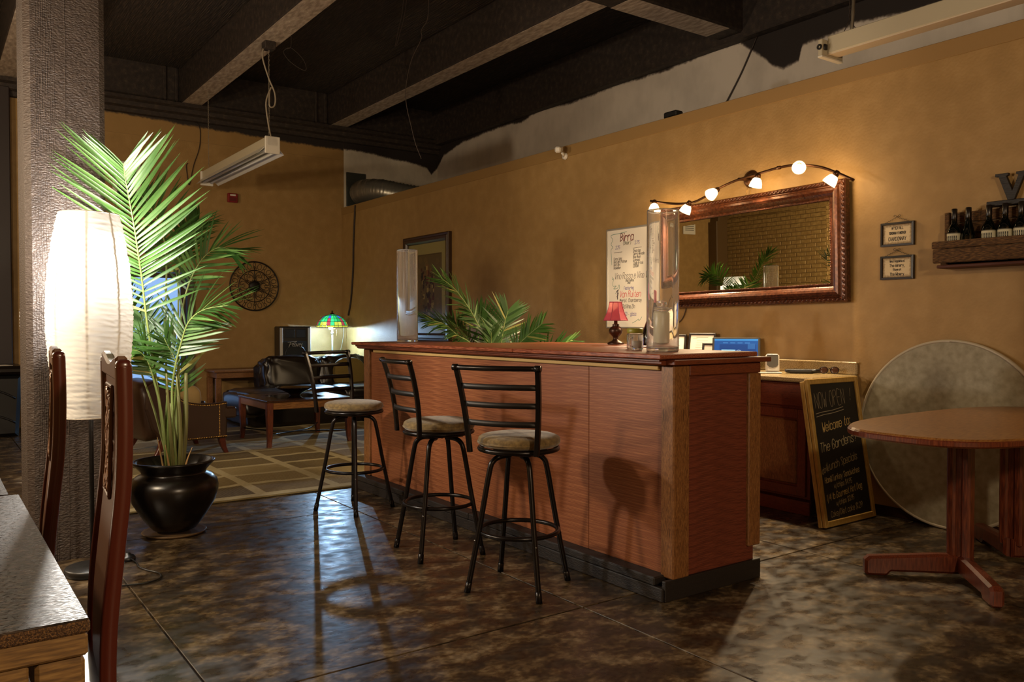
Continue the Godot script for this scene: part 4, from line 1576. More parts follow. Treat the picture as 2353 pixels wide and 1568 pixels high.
# writes text with its baseline at y; size is the height of a capital in pixels; narrow < 1 squeezes. align: 0 left, 0.5 centre
func ink(im: Image, text: String, x: float, y: float, size: float, c: Color, r := 1.6, narrow := 0.8, slant := 0.1, align := 0.0, rise := 0.0, shake := 0.12) -> void:
	var u := size / 6.0
	var wide := func(ch: String) -> float: return 3.0 if ch == " " else (2.2 if ch in "il.,:!'1|" else (6.0 if ch in "mwMW" else 5.4))
	var total := 0.0
	for ch in text:
		total += wide.call(ch) * u * narrow
	x -= total * align
	var x_start := x
	for ch in text:
		var s: String = STROKES.get(ch, "")
		var off := -1.1 if ch in "il.,:!'1|" else 0.4
		for part in s.split(" ", false):
			var pts := []
			for i in range(0, part.length() - 1, 2):
				var px := part[i].to_float() + off + rng.randf_range(-shake, shake)
				if ch in "mwMW":
					px *= 1.12
				var py := part[i + 1].to_float() - 2.0 + rng.randf_range(-shake, shake)
				pts.append(Vector2(x + px * u * narrow + py * u * slant, y - py * u + (x - x_start) * rise))
			line(im, soft(pts), r, c)
		x += wide.call(ch) * u * narrow


func board(im: Image, rough := 0.6) -> StandardMaterial3D:
	var m := mat(Color.WHITE, rough)
	m.albedo_texture = ImageTexture.create_from_image(im)
	return m


func chalkboard() -> void:
	var t := thing("chalkboard_sign", "folding chalkboard sign in a pale wood frame, leaning on the counter end, reading NOW OPEN", "sign")
	var H := 0.875
	var W := 0.535
	# foot on the floor, top against the counter; local y runs up the board, local z towards the room
	var lean := 0.158
	t.position = V(4.283, 0.004, -2.868)
	t.basis = Basis(V(0, 1, 0), deg_to_rad(0.5)) * Basis(V(1, 0, 0), -lean)
	var pale := tri_mat(ntex(noise(0.03, 4, 95), [[0.0, hex("8c6a2e")], [0.5, hex("a6843f")], [1.0, hex("bd9a52")]]), V(9, 1, 9), 0.6)
	for a in [[V(0, 0, 0), V(0.03, H, 0.022)], [V(W - 0.03, 0, 0), V(W, H, 0.022)], [V(0.03, H - 0.032, 0), V(W - 0.03, H, 0.022)], [V(0.03, 0, 0), V(W - 0.03, 0.034, 0.022)]]:
		var st := S()
		bb(st, a[0], a[1], 0.003)
		obj("frame_board", st, pale, t)
	var st := S()
	bb(st, V(0, 0, -0.03), V(0.032, H - 0.01, -0.004), 0.003)
	bb(st, V(W - 0.032, 0, -0.03), V(W, H - 0.01, -0.004), 0.003)
	bb(st, V(0.03, 0, -0.03), V(W - 0.03, 0.03, -0.004), 0.003)
	bb(st, V(0.03, H - 0.04, -0.03), V(W - 0.03, H - 0.01, -0.004), 0.003)
	obj("rear_frame", st, pale, t)
	st = S()
	bb(st, V(0.03, 0.03, 0.004), V(W - 0.03, H - 0.03, 0.009), 0)
	obj("backing", st, M.black, t)
	var im := Image.create(560, 1060, false, Image.FORMAT_RGB8)
	im.fill(hex("17120e"))
	var n := noise(0.01, 4, 96)
	for y in 1060:
		for x in 560:
			var v := 0.010 + 0.018 * maxf(0, n.get_noise_2d(x, y))
			im.set_pixel(x, y, Color(0.075 + v, 0.06 + v, 0.05 + v))
	var ch := Color(0.72, 0.66, 0.5, 0.75)
	ink(im, "NOW OPEN", 44, 190, 118, Color(0.6, 0.56, 0.46, 0.55), 2.4, 0.46, 0.0, 0.0, -0.06)
	ink(im, "!", 470, 150, 100, Color(0.6, 0.56, 0.46, 0.5), 2.6, 0.8, 0.12)
	line(im, soft([Vector2(40, 232), Vector2(120, 222), Vector2(250, 214), Vector2(380, 196)]), 2.6, Color(0.66, 0.62, 0.52, 0.7))
	line(im, soft([Vector2(44, 256), Vector2(130, 244), Vector2(250, 236), Vector2(384, 218)]), 2.6, Color(0.66, 0.62, 0.52, 0.7))
	ink(im, "Welcome to:", 88, 378, 72, Color(0.8, 0.68, 0.42, 0.85), 2.8, 0.58, 0.12, 0.0, -0.12)
	ink(im, "The Gardens?", 36, 534, 72, ch, 2.6, 0.62, 0.1, 0.0, -0.13)
	ink(im, "daily", 22, 700, 50, Color(0.7, 0.64, 0.5, 0.6), 2.2, 0.5, 0.2, 0.0, -0.4)
	ink(im, "Lunch Specials", 86, 676, 58, ch, 2.4, 0.6, 0.1, 0.0, -0.14)
	ink(im, "Ham&Turkey Sandwiches", 40, 772, 44, Color(0.78, 0.7, 0.5, 0.85), 2.2, 0.55, 0.1, 0.0, -0.1)
	ink(im, "w/chips $4.95", 140, 820, 38, ch, 2.0, 0.58, 0.1, 0.0, -0.08)
	ink(im, "1/4 lb Gourmet Hot Dog", 38, 910, 48, Color(0.82, 0.72, 0.48, 0.85), 2.2, 0.54, 0.1, 0.0, -0.12)
	ink(im, "w/chips $3.95", 140, 956, 38, ch, 2.0, 0.58, 0.1, 0.0, -0.1)
	ink(im, "Coke/Diet coke $1.29", 60, 1036, 44, ch, 2.2, 0.58, 0.1, 0.0, -0.07)
	st = S()
	face(st, V(0.03, H - 0.032, 0.0105), V(W - 0.03, H - 0.032, 0.0105), V(W - 0.03, 0.034, 0.0105), V(0.03, 0.034, 0.0105))
	obj("slate", st, board(im, 0.55), t)


# ---------------------------------------------------------------- lounge
func lounge() -> void:
	# rug
	var im := Image.create(700, 800, false, Image.FORMAT_RGB8)
	var n := noise(0.05, 3, 100)
	var tones := [hex("6d5a30"), hex("8a7547"), hex("5f4d28"), hex("988454"), hex("7a6538")]
	for y in 800:
		for x in 700:
			var wx := 0.9 + 3.5 * x / 700.0
			var wz := -9.63 + 4.0 * y / 800.0
			var cx := (wx - 1.36) / 0.56
			var cz := (wz + 5.7) / 0.4
			var fx := cx - floorf(cx)
			var fz := cz - floorf(cz)
			var c := hex("aa9b72")
			if fx > 0.07 and fx < 0.93 and fz > 0.08 and fz < 0.92 and wz < -5.7:
				c = tones[posmod(int(floorf(cx)) * 2 + int(floorf(cz)) * 3, 5)]
				if (x if posmod(int(floorf(cx)) + int(floorf(cz)), 2) else y) % 4 < 2:
					c = c.darkened(0.16)
			c = c.lightened(0.06 + 0.08 * n.get_noise_2d(x * 3, y * 3))
			im.set_pixel(x, y, c)
	var t := thing("area_rug", "large olive and tan patterned rug of staggered rectangles under the lounge furniture", "rug")
	var st := S()
	bb(st, V(0.9, 0.001, -9.63), V(4.4, 0.011, -5.63), 0.004)
	obj("pile", st, mat(hex("857347"), 0.95), t)
	var rm := board(im, 0.95)
	st = S(true)
	var rn := noise(0.9, 3, 101)
	var RH := func(i: int, j: int) -> Vector3:
		var x := 0.91 + 3.48 * i / 50.0
		var z := -9.62 + 3.98 * j / 56.0
		var e := minf(minf(i, 50 - i), minf(j, 56 - j)) / 3.0
		return V(x, 0.0125 + 0.016 * maxf(0, rn.get_noise_2d(x * 2.2, z * 0.8) - 0.12) * clampf(e, 0, 1), z)
	for i in 50:
		for j in 56:
			for q in [[i, j], [i, j + 1], [i + 1, j + 1], [i, j], [i + 1, j + 1], [i + 1, j]]:
				st.set_uv(Vector2(q[0] / 50.0, q[1] / 56.0))
				st.add_vertex(RH.call(q[0], q[1]))
	obj("face", st, rm, t)
	# coffee table
	t = thing("coffee_table", "square wooden coffee table with a glass inset, in front of the leather sofa", "coffee table", V(3.12, 0.012, -8.23))
	for sx: float in [-1, 1]:
		for sz: float in [-1, 1]:
			st = S()
			loft(st, [V(sx * 0.41, 0.43, sz * 0.41), V(sx * 0.41, 0.32, sz * 0.41), V(sx * 0.408, 0.2, sz * 0.408), V(sx * 0.408, 0.12, sz * 0.408), V(sx * 0.411, 0.05, sz * 0.411), V(sx * 0.417, 0.0, sz * 0.417)], [0.031, 0.031, 0.027, 0.024, 0.0215, 0.02])
			obj("leg", st, M.table_leg, t)
	for a in [[V(-0.38, 0.365, 0.415), V(0.38, 0.43, 0.438)], [V(-0.38, 0.365, -0.438), V(0.38, 0.43, -0.415)], [V(-0.438, 0.365, -0.38), V(-0.415, 0.43, 0.38)], [V(0.415, 0.365, -0.38), V(0.438, 0.43, 0.38)]]:
		st = S()
		bb(st, a[0], a[1], 0.003)
		obj("apron", st, M.table, t)
	var top_m := tri_mat(ntex(noise(0.03, 4, 103), [[0.0, hex("24130a")], [1.0, hex("4c2d18")]]), V(6, 6, 1), 0.22)
	for a in [[V(-0.445, 0.431, 0.24), V(0.445, 0.45, 0.445)], [V(-0.445, 0.431, -0.445), V(0.445, 0.45, -0.24)], [V(-0.445, 0.431, -0.24), V(-0.24, 0.45, 0.24)], [V(0.24, 0.431, -0.24), V(0.445, 0.45, 0.24)]]:
		st = S()
		bb(st, a[0], a[1], 0.003)
		obj("top_board", st, top_m, t)
	st = S()
	bb(st, V(-0.24, 0.437, -0.24), V(0.24, 0.449, 0.24), 0.001)
	obj("glass_inset", st, mat(hex("10131a"), 0.04), t)
	for s: float in [-1, 1]:
		st = S(true)
		tube(st, curve([V(-0.41, 0.11, s * -0.40), V(-0.2, 0.09, s * -0.12), V(0, 0.085, 0), V(0.2, 0.09, s * 0.12), V(0.41, 0.11, s * 0.40)], 5), 0.0065, 6)
		obj("cross_stretcher", st, M.iron, t)
	# bowl
	st = S(true)
	lathe(st, [Vector2(0, 0.0), Vector2(0.055, 0.0), Vector2(0.055, 0.006), Vector2(0.07, 0.02), Vector2(0.13, 0.05), Vector2(0.2, 0.078), Vector2(0.203, 0.082), Vector2(0.198, 0.083), Vector2(0.12, 0.056), Vector2(0.05, 0.024), Vector2(0, 0.02)], 40)
	var o := obj("bowl", st, mat(hex("190c07"), 0.12))
	o.position = V(3.16, 0.4635, -8.33)
	tag(o, "wide dark brown bowl on the coffee table's glass", "bowl")
	# sofa, backing on to the console table
	t = thing("sofa", "black leather sofa with puckered back cushions and a low open end, under the speaker", "sofa", V(0, 0.0, 0))
	var wr := noise(0.9, 4, 105)
	st = S(true)
	blob(st, V(3.98, 0.2, -9.92), V(0.97, 0.2, 0.62), 0.22, 0.2, Basis(), 48, 20, 0.04, wr)
	obj("base", st, M.leather, t)
	for k in 2:
		st = S(true)
		blob(st, V(3.78 + k * 0.72, 0.37, -9.75), V(0.37, 0.085, 0.46), 0.35, 0.3, Basis(), 40, 16, 0.1, wr)
		obj("seat_cushion", st, M.leather, t)
		st = S(true)
		blob(st, V(3.805 + k * 0.7, 0.56, -10.2), V(0.36, 0.235, 0.15), 0.42, 0.35, Basis(V(1, 0, 0), -0.14), 56, 24, 0.14, wr)
		obj("back_cushion", st, M.leather, t)
	st = S(true)
	blob(st, V(3.25, 0.34, -9.6), V(0.3, 0.1, 0.5), 0.35, 0.3, Basis(), 40, 16, 0.08, wr)
	obj("seat_cushion", st, M.leather, t)
	st = S(true)
	blob(st, V(4.12, 0.45, -10.42), V(0.68, 0.32, 0.1), 0.3, 0.3, Basis(), 40, 16, 0.06, wr)
	obj("back_frame", st, M.leather, t)
	# rolled end of the low seat
	st = S(true)
	blob(st, V(3.0, 0.28, -9.5), V(0.14, 0.13, 0.42), 0.5, 0.35, Basis(), 32, 16, 0.1, wr)
	obj("end_bolster", st, M.leather, t)
	st = S(true)
	blob(st, V(4.52, 0.57, -9.98), V(0.21, 0.2, 0.075), 0.75, 0.45, Basis(V(0, 1, 0), -0.1) * Basis(V(1, 0, 0), -0.2), 40, 18, 0.06, wr)
	var pil := tri_mat(ntex(noise(0.05, 4, 106), [[0.0, hex("514015")], [0.5, hex("6e5a24")], [1.0, hex("857136")]]), V(14, 4, 14), 0.85)
	o = obj("throw_pillow", st, pil)
	tag(o, "olive green square pillow on the black sofa's right end", "pillow")
	# armchair
	t = thing("armchair", "brown leather tub armchair with brass nailheads, seen from behind the palm", "armchair", V(1.97, 0.012, -8.1), 0.10)
	var side := PackedVector2Array([Vector2(-0.3, 0.145), Vector2(0.27, 0.145), Vector2(0.27, 0.475), Vector2(0.15, 0.465), Vector2(0.02, 0.47), Vector2(-0.1, 0.495), Vector2(-0.19, 0.555), Vector2(-0.28, 0.65), Vector2(-0.36, 0.68), Vector2(-0.44, 0.63), Vector2(-0.45, 0.45), Vector2(-0.4, 0.27)])
	for s: float in [-1, 1]:
		st = S()
		prism(st, side, 0.085, Transform3D(Basis(), V(0, 0, s * 0.38)), 0.018)
		var arm := obj("side_panel", st, M.leather_brown, t)
		st = S()
		var nails := []
		for i in 36:
			nails.append(V(-0.29 + i * 0.0157, 0.161, 0))
		for i in 22:
			nails.append(V(0.195, 0.175 + i * 0.0133, 0))
		var tp := curve([V(0.262, 0.462, 0), V(0.15, 0.452, 0), V(0.02, 0.457, 0), V(-0.1, 0.482, 0), V(-0.19, 0.541, 0), V(-0.28, 0.632, 0)], 8)
		for p in tp:
			nails.append(p)
		for p: Vector3 in nails:
			blob(st, p + V(0, 0, s * 0.38 + s * 0.043), V(0.0055, 0.0055, 0.004), 1, 1, Basis(), 6, 4)
		var nh := obj("nailheads", st, M.brass, arm)
		nh.set_meta("kind", "stuff")
		st = S()
		bx(st, V(0.30, 0.375, s * 0.38), V(0.11, 0.1, 0.11), 0.014)
		obj("arm_scroll", st, M.leather_brown, arm)
	st = S(true)
	blob(st, V(-0.36, 0.42, 0), V(0.12, 0.27, 0.4), 0.4, 0.35, Basis(V(0, 0, 1), 0.12), 40, 20)
	obj("back", st, M.leather_brown, t)
	st = S()
	bx(st, V(0.0, 0.22, 0), V(0.58, 0.15, 0.68), 0.03)
	obj("seat_frame", st, M.leather_brown, t)
	st = S(true)
	blob(st, V(0.03, 0.335, 0), V(0.3, 0.065, 0.33), 0.4, 0.3, Basis(), 36, 14)
	obj("seat_cushion", st, M.leather_brown, t)
	for s: float in [-1, 1]:
		st = S()
		loft(st, [V(0.235, 0.15, s * 0.36), V(0.238, 0.11, s * 0.361), V(0.25, 0.06, s * 0.364), V(0.275, 0.0, s * 0.37)], [0.031, 0.028, 0.023, 0.019])
		obj("leg", st, M.cherry, t)
		st = S()
		loft(st, [V(-0.28, 0.2, s * 0.36), V(-0.31, 0.1, s * 0.362), V(-0.33, 0.06, s * 0.364), V(-0.37, 0.0, s * 0.372)], [0.028, 0.024, 0.021, 0.018])
		obj("leg", st, M.cherry, t)
	st = S(true)
	blob(st, V(1.95, 0.515, -8.02), V(0.17, 0.115, 0.12), 0.7, 0.6, Basis(V(0, 0, 1), 0.15), 32, 18, 0.05, wr)
	o = obj("round_pillow", st, mat(hex("a08658"), 0.9))
	tag(o, "plump tan pillow in the leather armchair", "pillow")
	# console table
	t = thing("console_table", "narrow oak console table along the back wall, running behind the sofa", "console table", V(0, 0, 0))
	st = S()
	bb(st, V(2.98, 0.585, -11.08), V(4.6, 0.62, -10.6), 0.01)
	obj("top", st, M.oak_x, t)
	for z: float in [-11.05, -10.64]:
		st = S()
		bb(st, V(3.01, 0.515, z - 0.012), V(4.57, 0.584, z + 0.012), 0.003)
		obj("apron", st, M.oak_x, t)
	for x: float in [3.04, 4.54]:
		st = S()
		bb(st, V(x - 0.012, 0.515, -11.03), V(x + 0.012, 0.584, -10.66), 0.003)
		obj("apron", st, M.oak_z, t)
		for z: float in [-11.03, -10.66]:
			st = S()
			bb(st, V(x - 0.035, 0, z - 0.032), V(x + 0.035, 0.514, z + 0.032), 0.008)
			obj("leg", st, M.oak_y, t)
	# loudspeaker on the console
	t = thing("loudspeaker", "black loudspeaker with light edge strips standing on the console behind the sofa", "speaker", V(4.06, 0.621, -10.78))
	t.rotation.y = -0.12
	st = S()
	bx(st, V(0, 0.275, 0), V(0.42, 0.55, 0.3), 0.012)
	obj("cabinet", st, M.black, t)
	for s: float in [-1, 1]:
		st = S()
		bx(st, V(s * 0.185, 0.268, 0.152), V(0.04, 0.53, 0.012), 0.004)
		obj("edge_strip", st, mat(hex("aaa397"), 0.5), t)
	st = S()
	bx(st, V(0, 0.18, 0.152), V(0.32, 0.35, 0.01), 0.004)
	obj("grille", st, mat(hex("141212"), 0.8), t)
	st = S(true)
	tube(st, circle(V(0, 0.17, 0.158), 0.135, 40, V(1, 0, 0), V(0, 1, 0)), 0.005, 6, true)
	obj("woofer_ring", st, M.black, t)
	st = S()
	bx(st, V(-0.075, 0.455, 0.152), V(0.13, 0.11, 0.008), 0.003)
	bx(st, V(0.075, 0.455, 0.152), V(0.13, 0.11, 0.008), 0.003)
	obj("horn", st, mat(hex("060606"), 0.6), t)
	# maker's lettering
	st = S()
	var logo := []
	var px := -0.085
	for part in [[[-0.15, -0.3], [0.45, 1.0]], [[-0.4, 1.02], [2.3, 1.2], [1.0, 0.66], [0.35, 0.5]], [[0.9, 0.34], [1.4, 0.36], [1.42, 0.6], [1.1, 0.6], [0.95, 0.1], [1.4, 0.02]], [[2.05, 0.6], [1.65, 0.58], [1.58, 0.02], [1.95, 0.1], [2.1, 0.6], [2.05, 0.0]], [[2.25, 0.65], [2.45, 0.0], [2.75, 0.72]], [[2.85, 0.35], [3.25, 0.37], [3.22, 0.64], [2.95, 0.6], [2.85, 0.08], [3.2, 0.03]], [[3.4, 0.68], [3.58, 0.3]], [[3.9, 0.78], [3.45, -0.35]]]:
		for i in part.size() - 1:
			var a := V(px + part[i][0] * 0.045, 0.285 + part[i][1] * 0.055, 0.1585)
			var b := V(px + part[i + 1][0] * 0.045, 0.285 + part[i + 1][1] * 0.055, 0.1585)
			bar(st, a, b, 0.008, 0.003, 0.0, V(0, 0, 1))
	obj("logo", st, mat(hex("b9b2a6"), 0.4), t)


func tiffany_lamp() -> void:
	var t := thing("stained_glass_lamp", "floor lamp with a domed green stained glass shade in the far corner", "floor lamp", V(4.56, 0.0, -10.62))
	var st := S(true)
	lathe(st, [Vector2(0, 0.0), Vector2(0.13, 0.0), Vector2(0.13, 0.012), Vector2(0.06, 0.03), Vector2(0.02, 0.045), Vector2(0, 0.05)], 28)
	obj("base", st, M.bronze, t)
	st = S(true)
	rod(st, V(0, 0.03, 0), V(0, 1.12, 0), 0.011, 10)
	lathe(st, [Vector2(0.011, 1.06), Vector2(0.02, 1.075), Vector2(0.02, 1.09), Vector2(0.012, 1.1)], 16)
	obj("pole", st, mat(hex("8d8576"), 0.3, 0.7), t)
	# shade: leaded panels in rows round a dome
	var prof := [Vector2(0.03, 1.335), Vector2(0.09, 1.318), Vector2(0.145, 1.284), Vector2(0.188, 1.235), Vector2(0.21, 1.185), Vector2(0.214, 1.16)]
	var seg := 24
	var greens := []
	for c in ["12702a", "1f8a38", "0c5a1c", "8a7312", "9c7f1c", "801818", "20298a"]:
		var m := mat(hex(c), 0.25)
		m.backlight_enabled = true
		m.backlight = Color(hex(c).r * 0.4, hex(c).g * 0.4, hex(c).b * 0.4)
		greens.append(m)
	for i in 5:
		for k in seg:
			st = S()
			var a0 := TAU * (k + 0.04) / seg
			var a1 := TAU * (k + 0.96) / seg
			var p: Vector2 = prof[i].lerp(prof[i + 1], 0.04)
			var q: Vector2 = prof[i].lerp(prof[i + 1], 0.96)
			for w in [1.0]:
				qo(st, V(cos(a0) * p.x * w, p.y, sin(a0) * p.x * w), V(cos(a1) * p.x * w, p.y, sin(a1) * p.x * w), V(cos(a1) * q.x * w, q.y, sin(a1) * q.x * w), V(cos(a0) * q.x * w, q.y, sin(a0) * q.x * w), V(cos(a0), 0.6, sin(a0)) * (1.0 if w == 1.0 else -1.0))
			var g := 0
			if i == 4 or (i == 3 and k % 4 in [1, 2]):
				g = 3 + k % 2
			elif i >= 2 and k % 4 == 0:
				g = 5
			elif i == 1 and k % 4 == 0:
				g = 6
			else:
				g = (k * 7 + i * 3) % 3
			obj("shade_panel", st, greens[g], t)
	st = S(true)
	for i in 6:
		tube(st, circle(V(0, prof[i].y, 0), prof[i].x, 36), 0.003, 5, true)
	for k in seg:
		var a := TAU * k / seg
		var pts := []
		for p: Vector2 in prof:
			pts.append(V(cos(a) * p.x, p.y, sin(a) * p.x))
		tube(st, pts, 0.0022, 5)
	obj("lead_came", st, M.black, t)
	st = S(true)
	lathe(st, [Vector2(0.032, 1.33), Vector2(0.03, 1.345), Vector2(0.012, 1.355), Vector2(0.01, 1.37), Vector2(0.014, 1.378), Vector2(0, 1.39)], 16)
	obj("finial", st, M.bronze, t)
	for k in 3:
		st = S(true)
		var a := TAU * k / 3.0 + 0.6
		rod(st, V(0, 1.13, 0), V(cos(a) * 0.06, 1.15, sin(a) * 0.06), 0.006, 6)
		obj("bulb_arm", st, M.bronze, t)
	st = S(true)
	blob(st, V(-0.045, 1.158, 0.05), V(0.032, 0.034, 0.032), 1, 1, Basis(), 16, 10)
	obj("bulb", st, lamp_glow(Color(0.8, 0.9, 1.0), 8.0), t)
	omni("bulb_light", V(-0.045, 1.158, 0.05), Color(0.66, 0.83, 1.0), 2.2, 0.025, t)
	# pull chain
	st = S(true)
	for i in 10:
		blob(st, V(0.05, 1.12 - i * 0.008, 0.03), V(0.002, 0.0028, 0.002), 1, 1, Basis(), 6, 4)
	obj("pull_chain", st, M.brass, t)
	st = S(true)
	tube(st, curve([V(0.30, 1.2, -0.3), V(0.28, 1.05, -0.26), V(0.21, 0.85, -0.2), V(0.1, 0.74, -0.12), V(0.04, 0.65, -0.06), V(0.03, 0.2, -0.02), V(0.04, 0.02, -0.1)], 6), 0.004, 6)
	obj("power_cord", st, M.pale_wire, t)


# ---------------------------------------------------------------- on the walls
func wall_pieces() -> void:
	# wrought iron medallion
	var t := thing("wall_medallion", "round black wrought iron scrollwork medallion on the back wall", "wall decor", V(3.645, 1.713, BACK + 0.03))
	var X := V(1, 0, 0)
	var Y := V(0, 1, 0)
	var st := S(true)
	tube(st, circle(Vector3.ZERO, 0.327, 64, X, Y), 0.0095, 8, true)
	obj("outer_ring", st, M.iron_matt, t)
	st = S(true)
	tube(st, circle(Vector3.ZERO, 0.212, 56, X, Y), 0.006, 8, true)
	obj("inner_ring", st, M.iron_matt, t)
	st = S(true)
	lathe(st, [Vector2(0.06, -0.012), Vector2(0.07, -0.004), Vector2(0.07, 0.004), Vector2(0.045, 0.014), Vector2(0, 0.017)], 28, Transform3D(Basis(V(1, 0, 0), PI / 2), Vector3.ZERO))
	tube(st, circle(Vector3.ZERO, 0.077, 36, X, Y), 0.004, 6, true)
	obj("hub", st, M.iron_matt, t)
	for k in 6:
		st = S(true)
		var d := V(sin(k * PI / 3), cos(k * PI / 3), 0)
		rod(st, d * 0.07, d * 0.25, 0.0048, 6)
		obj("spoke", st, M.iron_matt, t)
		# a pair of scrolls between spokes
		for s: float in [-1, 1]:
			st = S(true)
			var a := k * PI / 3 + PI / 6
			var e := V(sin(a), cos(a), 0)
			var f := V(cos(a), -sin(a), 0) * s
			var pts := [e * 0.075 + f * 0.008, e * 0.1 + f * 0.04, e * 0.14 + f * 0.062, e * 0.18 + f * 0.055, e * 0.196 + f * 0.03, e * 0.18 + f * 0.01, e * 0.162 + f * 0.016, e * 0.163 + f * 0.03]
			tube(st, curve(pts, 5), 0.0035, 6)
			tube(st, curve([e * 0.085 + f * 0.025, e * 0.112 + f * 0.04, e * 0.14 + f * 0.038, e * 0.15 + f * 0.02, e * 0.138 + f * 0.006, e * 0.125 + f * 0.014], 5), 0.0032, 6)
			obj("scroll", st, M.iron_matt, t)
	for k in 24:
		st = S(true)
		var a := TAU * k / 24
		var e := V(sin(a), cos(a), 0)
		var f := V(cos(a), -sin(a), 0)
		if k % 2:
			tube(st, circle(e * 0.268, 1.0, 20, e * 0.037, f * 0.026), 0.0032, 6, true)
		else:
			tube(st, circle(e * 0.287, 1.0, 20, e * 0.027, f * 0.015), 0.0032, 6, true)
			tube(st, curve([e * 0.226 + f * 0.022, e * 0.25 + f * 0.016, e * 0.258, e * 0.25 - f * 0.016, e * 0.226 - f * 0.022], 5), 0.0032, 6)
		obj("loop", st, M.iron_matt, t)
	# vent
	t = thing("wall_vent", "white framed air vent high on the back wall behind the palm fronds", "vent", V(2.075, 2.97, BACK))
	st = S()
	for a in [[V(-0.16, -0.235, 0), V(0.16, -0.185, 0.025)], [V(-0.16, 0.185, 0), V(0.16, 0.235, 0.025)], [V(-0.16, -0.185, 0), V(-0.11, 0.185, 0.025)], [V(0.11, -0.185, 0), V(0.16, 0.185, 0.025)]]:
		bb(st, a[0], a[1], 0.004)
	obj("frame", st, M.white, t)
	st = S()
	bb(st, V(-0.11, -0.185, 0.001), V(0.11, 0.185, 0.006), 0)
	obj("duct_opening", st, M.black, t)
	for k in 9:
		st = S()
		bx(st, V(-0.098 + k * 0.0245, 0, 0.013), V(0.016, 0.368, 0.003), 0, Basis(V(0, 1, 0), 0.9))
		obj("slat", st, mat(hex("5d5850"), 0.5), t)
	# vent seen in the mirror, on the left part of the back wall
	t = thing("wall_vent", "white square vent high on the left of the back wall, seen in the mirror", "vent", V(-2.42, 2.95, BACK))
	st = S()
	bx(st, V(0, 0, 0.012), V(0.34, 0.42, 0.024), 0.006)
	obj("frame", st, M.white, t)
	st = S()
	for k in 8:
		bx(st, V(0, -0.13 + k * 0.037, 0.026), V(0.24, 0.016, 0.008), 0.002)
	obj("grille", st, mat(hex("77726a"), 0.5), t)
	# fire alarm
	t = thing("fire_alarm", "small dark red fire alarm strobe on the back wall above the medallion", "alarm", V(3.36, 2.87, BACK))
	st = S()
	bx(st, V(0, 0, 0.025), V(0.13, 0.12, 0.05), 0.008)
	obj("housing", st, M.red, t)
	st = S()
	bx(st, V(0, 0.035, 0.054), V(0.075, 0.022, 0.012), 0.005)
	obj("strobe_lens", st, M.white, t)
	st = S()
	bx(st, V(0, -0.02, 0.052), V(0.09, 0.05, 0.004), 0.002)
	obj("horn_grille", st, mat(hex("5b0e10"), 0.5), t)
	# emergency light over the door
	t = thing("emergency_light", "grey emergency light box on the back wall above the glass door, behind the fronds", "light box", V(2.29, 2.2, BACK))
	st = S()
	bx(st, V(0, 0, 0.05), V(0.3, 0.2, 0.1), 0.012)
	obj("housing", st, mat(hex("6d6658"), 0.6), t)
	for s: float in [-1, 1]:
		st = S(true)
		lathe(st, [Vector2(0.03, 0), Vector2(0.045, 0.03), Vector2(0.0, 0.04)], 16, Transform3D(Basis(V(1, 0, 0), PI / 2 - 0.3), V(s * 0.09, 0.02, 0.1)))
		obj("lamp_head", st, mat(hex("3a3a34"), 0.4), t)
	# framed picture on the bar wall: a plain ornamental panel
	t = thing("framed_picture", "large framed gold and brown picture on the bar wall behind the bushy palm", "picture", V(WALL - 0.022, 1.63, -8.625))
	t.basis = Basis(V(0, 1, 0), -PI / 2)
	var prof := [Vector2(0, -0.02), Vector2(0, 0.02), Vector2(0.012, 0.026), Vector2(0.03, 0.02), Vector2(0.04, 0.026), Vector2(0.07, 0.022), Vector2(0.088, 0.006), Vector2(0.095, -0.004)]
	for k in 4:
		st = S()
		frame_side(st, 1.1, 1.26, prof, k, Transform3D())
		obj("frame_side", st, mat(hex("3a2615"), 0.35), t)
	st = S()
	bb(st, V(-0.47, -0.55, -0.02), V(0.47, 0.55, -0.014), 0)
	obj("backing", st, M.black, t)
	var im := Image.create(360, 420, false, Image.FORMAT_RGB8)
	im.fill(hex("8d8350"))
	im.fill_rect(Rect2i(48, 52, 264, 316), hex("4d3f22"))
	im.fill_rect(Rect2i(54, 58, 252, 304), hex("57492a"))
	for k in 40:
		var c := Vector2(rng.randf_range(62, 298), rng.randf_range(66, 354))
		var pts := []
		for i in 30:
			pts.append(c + Vector2(cos(i * 0.55), sin(i * 0.55)) * (16.0 - i * 0.5))
		pts = pts.filter(func(p): return p.x > 58 and p.x < 302 and p.y > 62 and p.y < 358)
		if pts.size() > 4:
			line(im, pts, 0.8, Color(0.45, 0.37, 0.2, 0.7))
	for k in 90:
		var c := Vector2(rng.randf_range(120, 240), rng.randf_range(90, 345))
		var s := rng.randf_range(6, 20)
		im.fill_rect(Rect2i(int(c.x), int(c.y), int(s), int(s * 1.3)), [hex("33200f"), hex("6b4a26"), hex("241a10"), hex("8a7a48"), hex("4a1f14")][k % 5])
	st = S()
	face(st, V(-0.462, 0.54, -0.012), V(0.462, 0.54, -0.012), V(0.462, -0.54, -0.012), V(-0.462, -0.54, -0.012))
	obj("print", st, board(im, 0.35), t)
	# hanging word signs
	hang_sign("small framed sign reading CHARDONNAY, the upper of two beside the mirror", 1.757, -2.783, [["AFTER ALL", 0.25, 40, 0.7], ["TOMORROW IS ANOTHER", 0.5, 40, 0.46], ["CHARDONNAY", 0.83, 62, 0.58]])
	hang_sign("small framed sign about what happens at the winery, the lower of two beside the mirror", 1.551, -2.783, [["What happens at", 0.22, 34, 0.62], ["The Winery,", 0.46, 48, 0.66], ["Stays at", 0.65, 34, 0.66], ["The Winery", 0.9, 48, 0.66]])
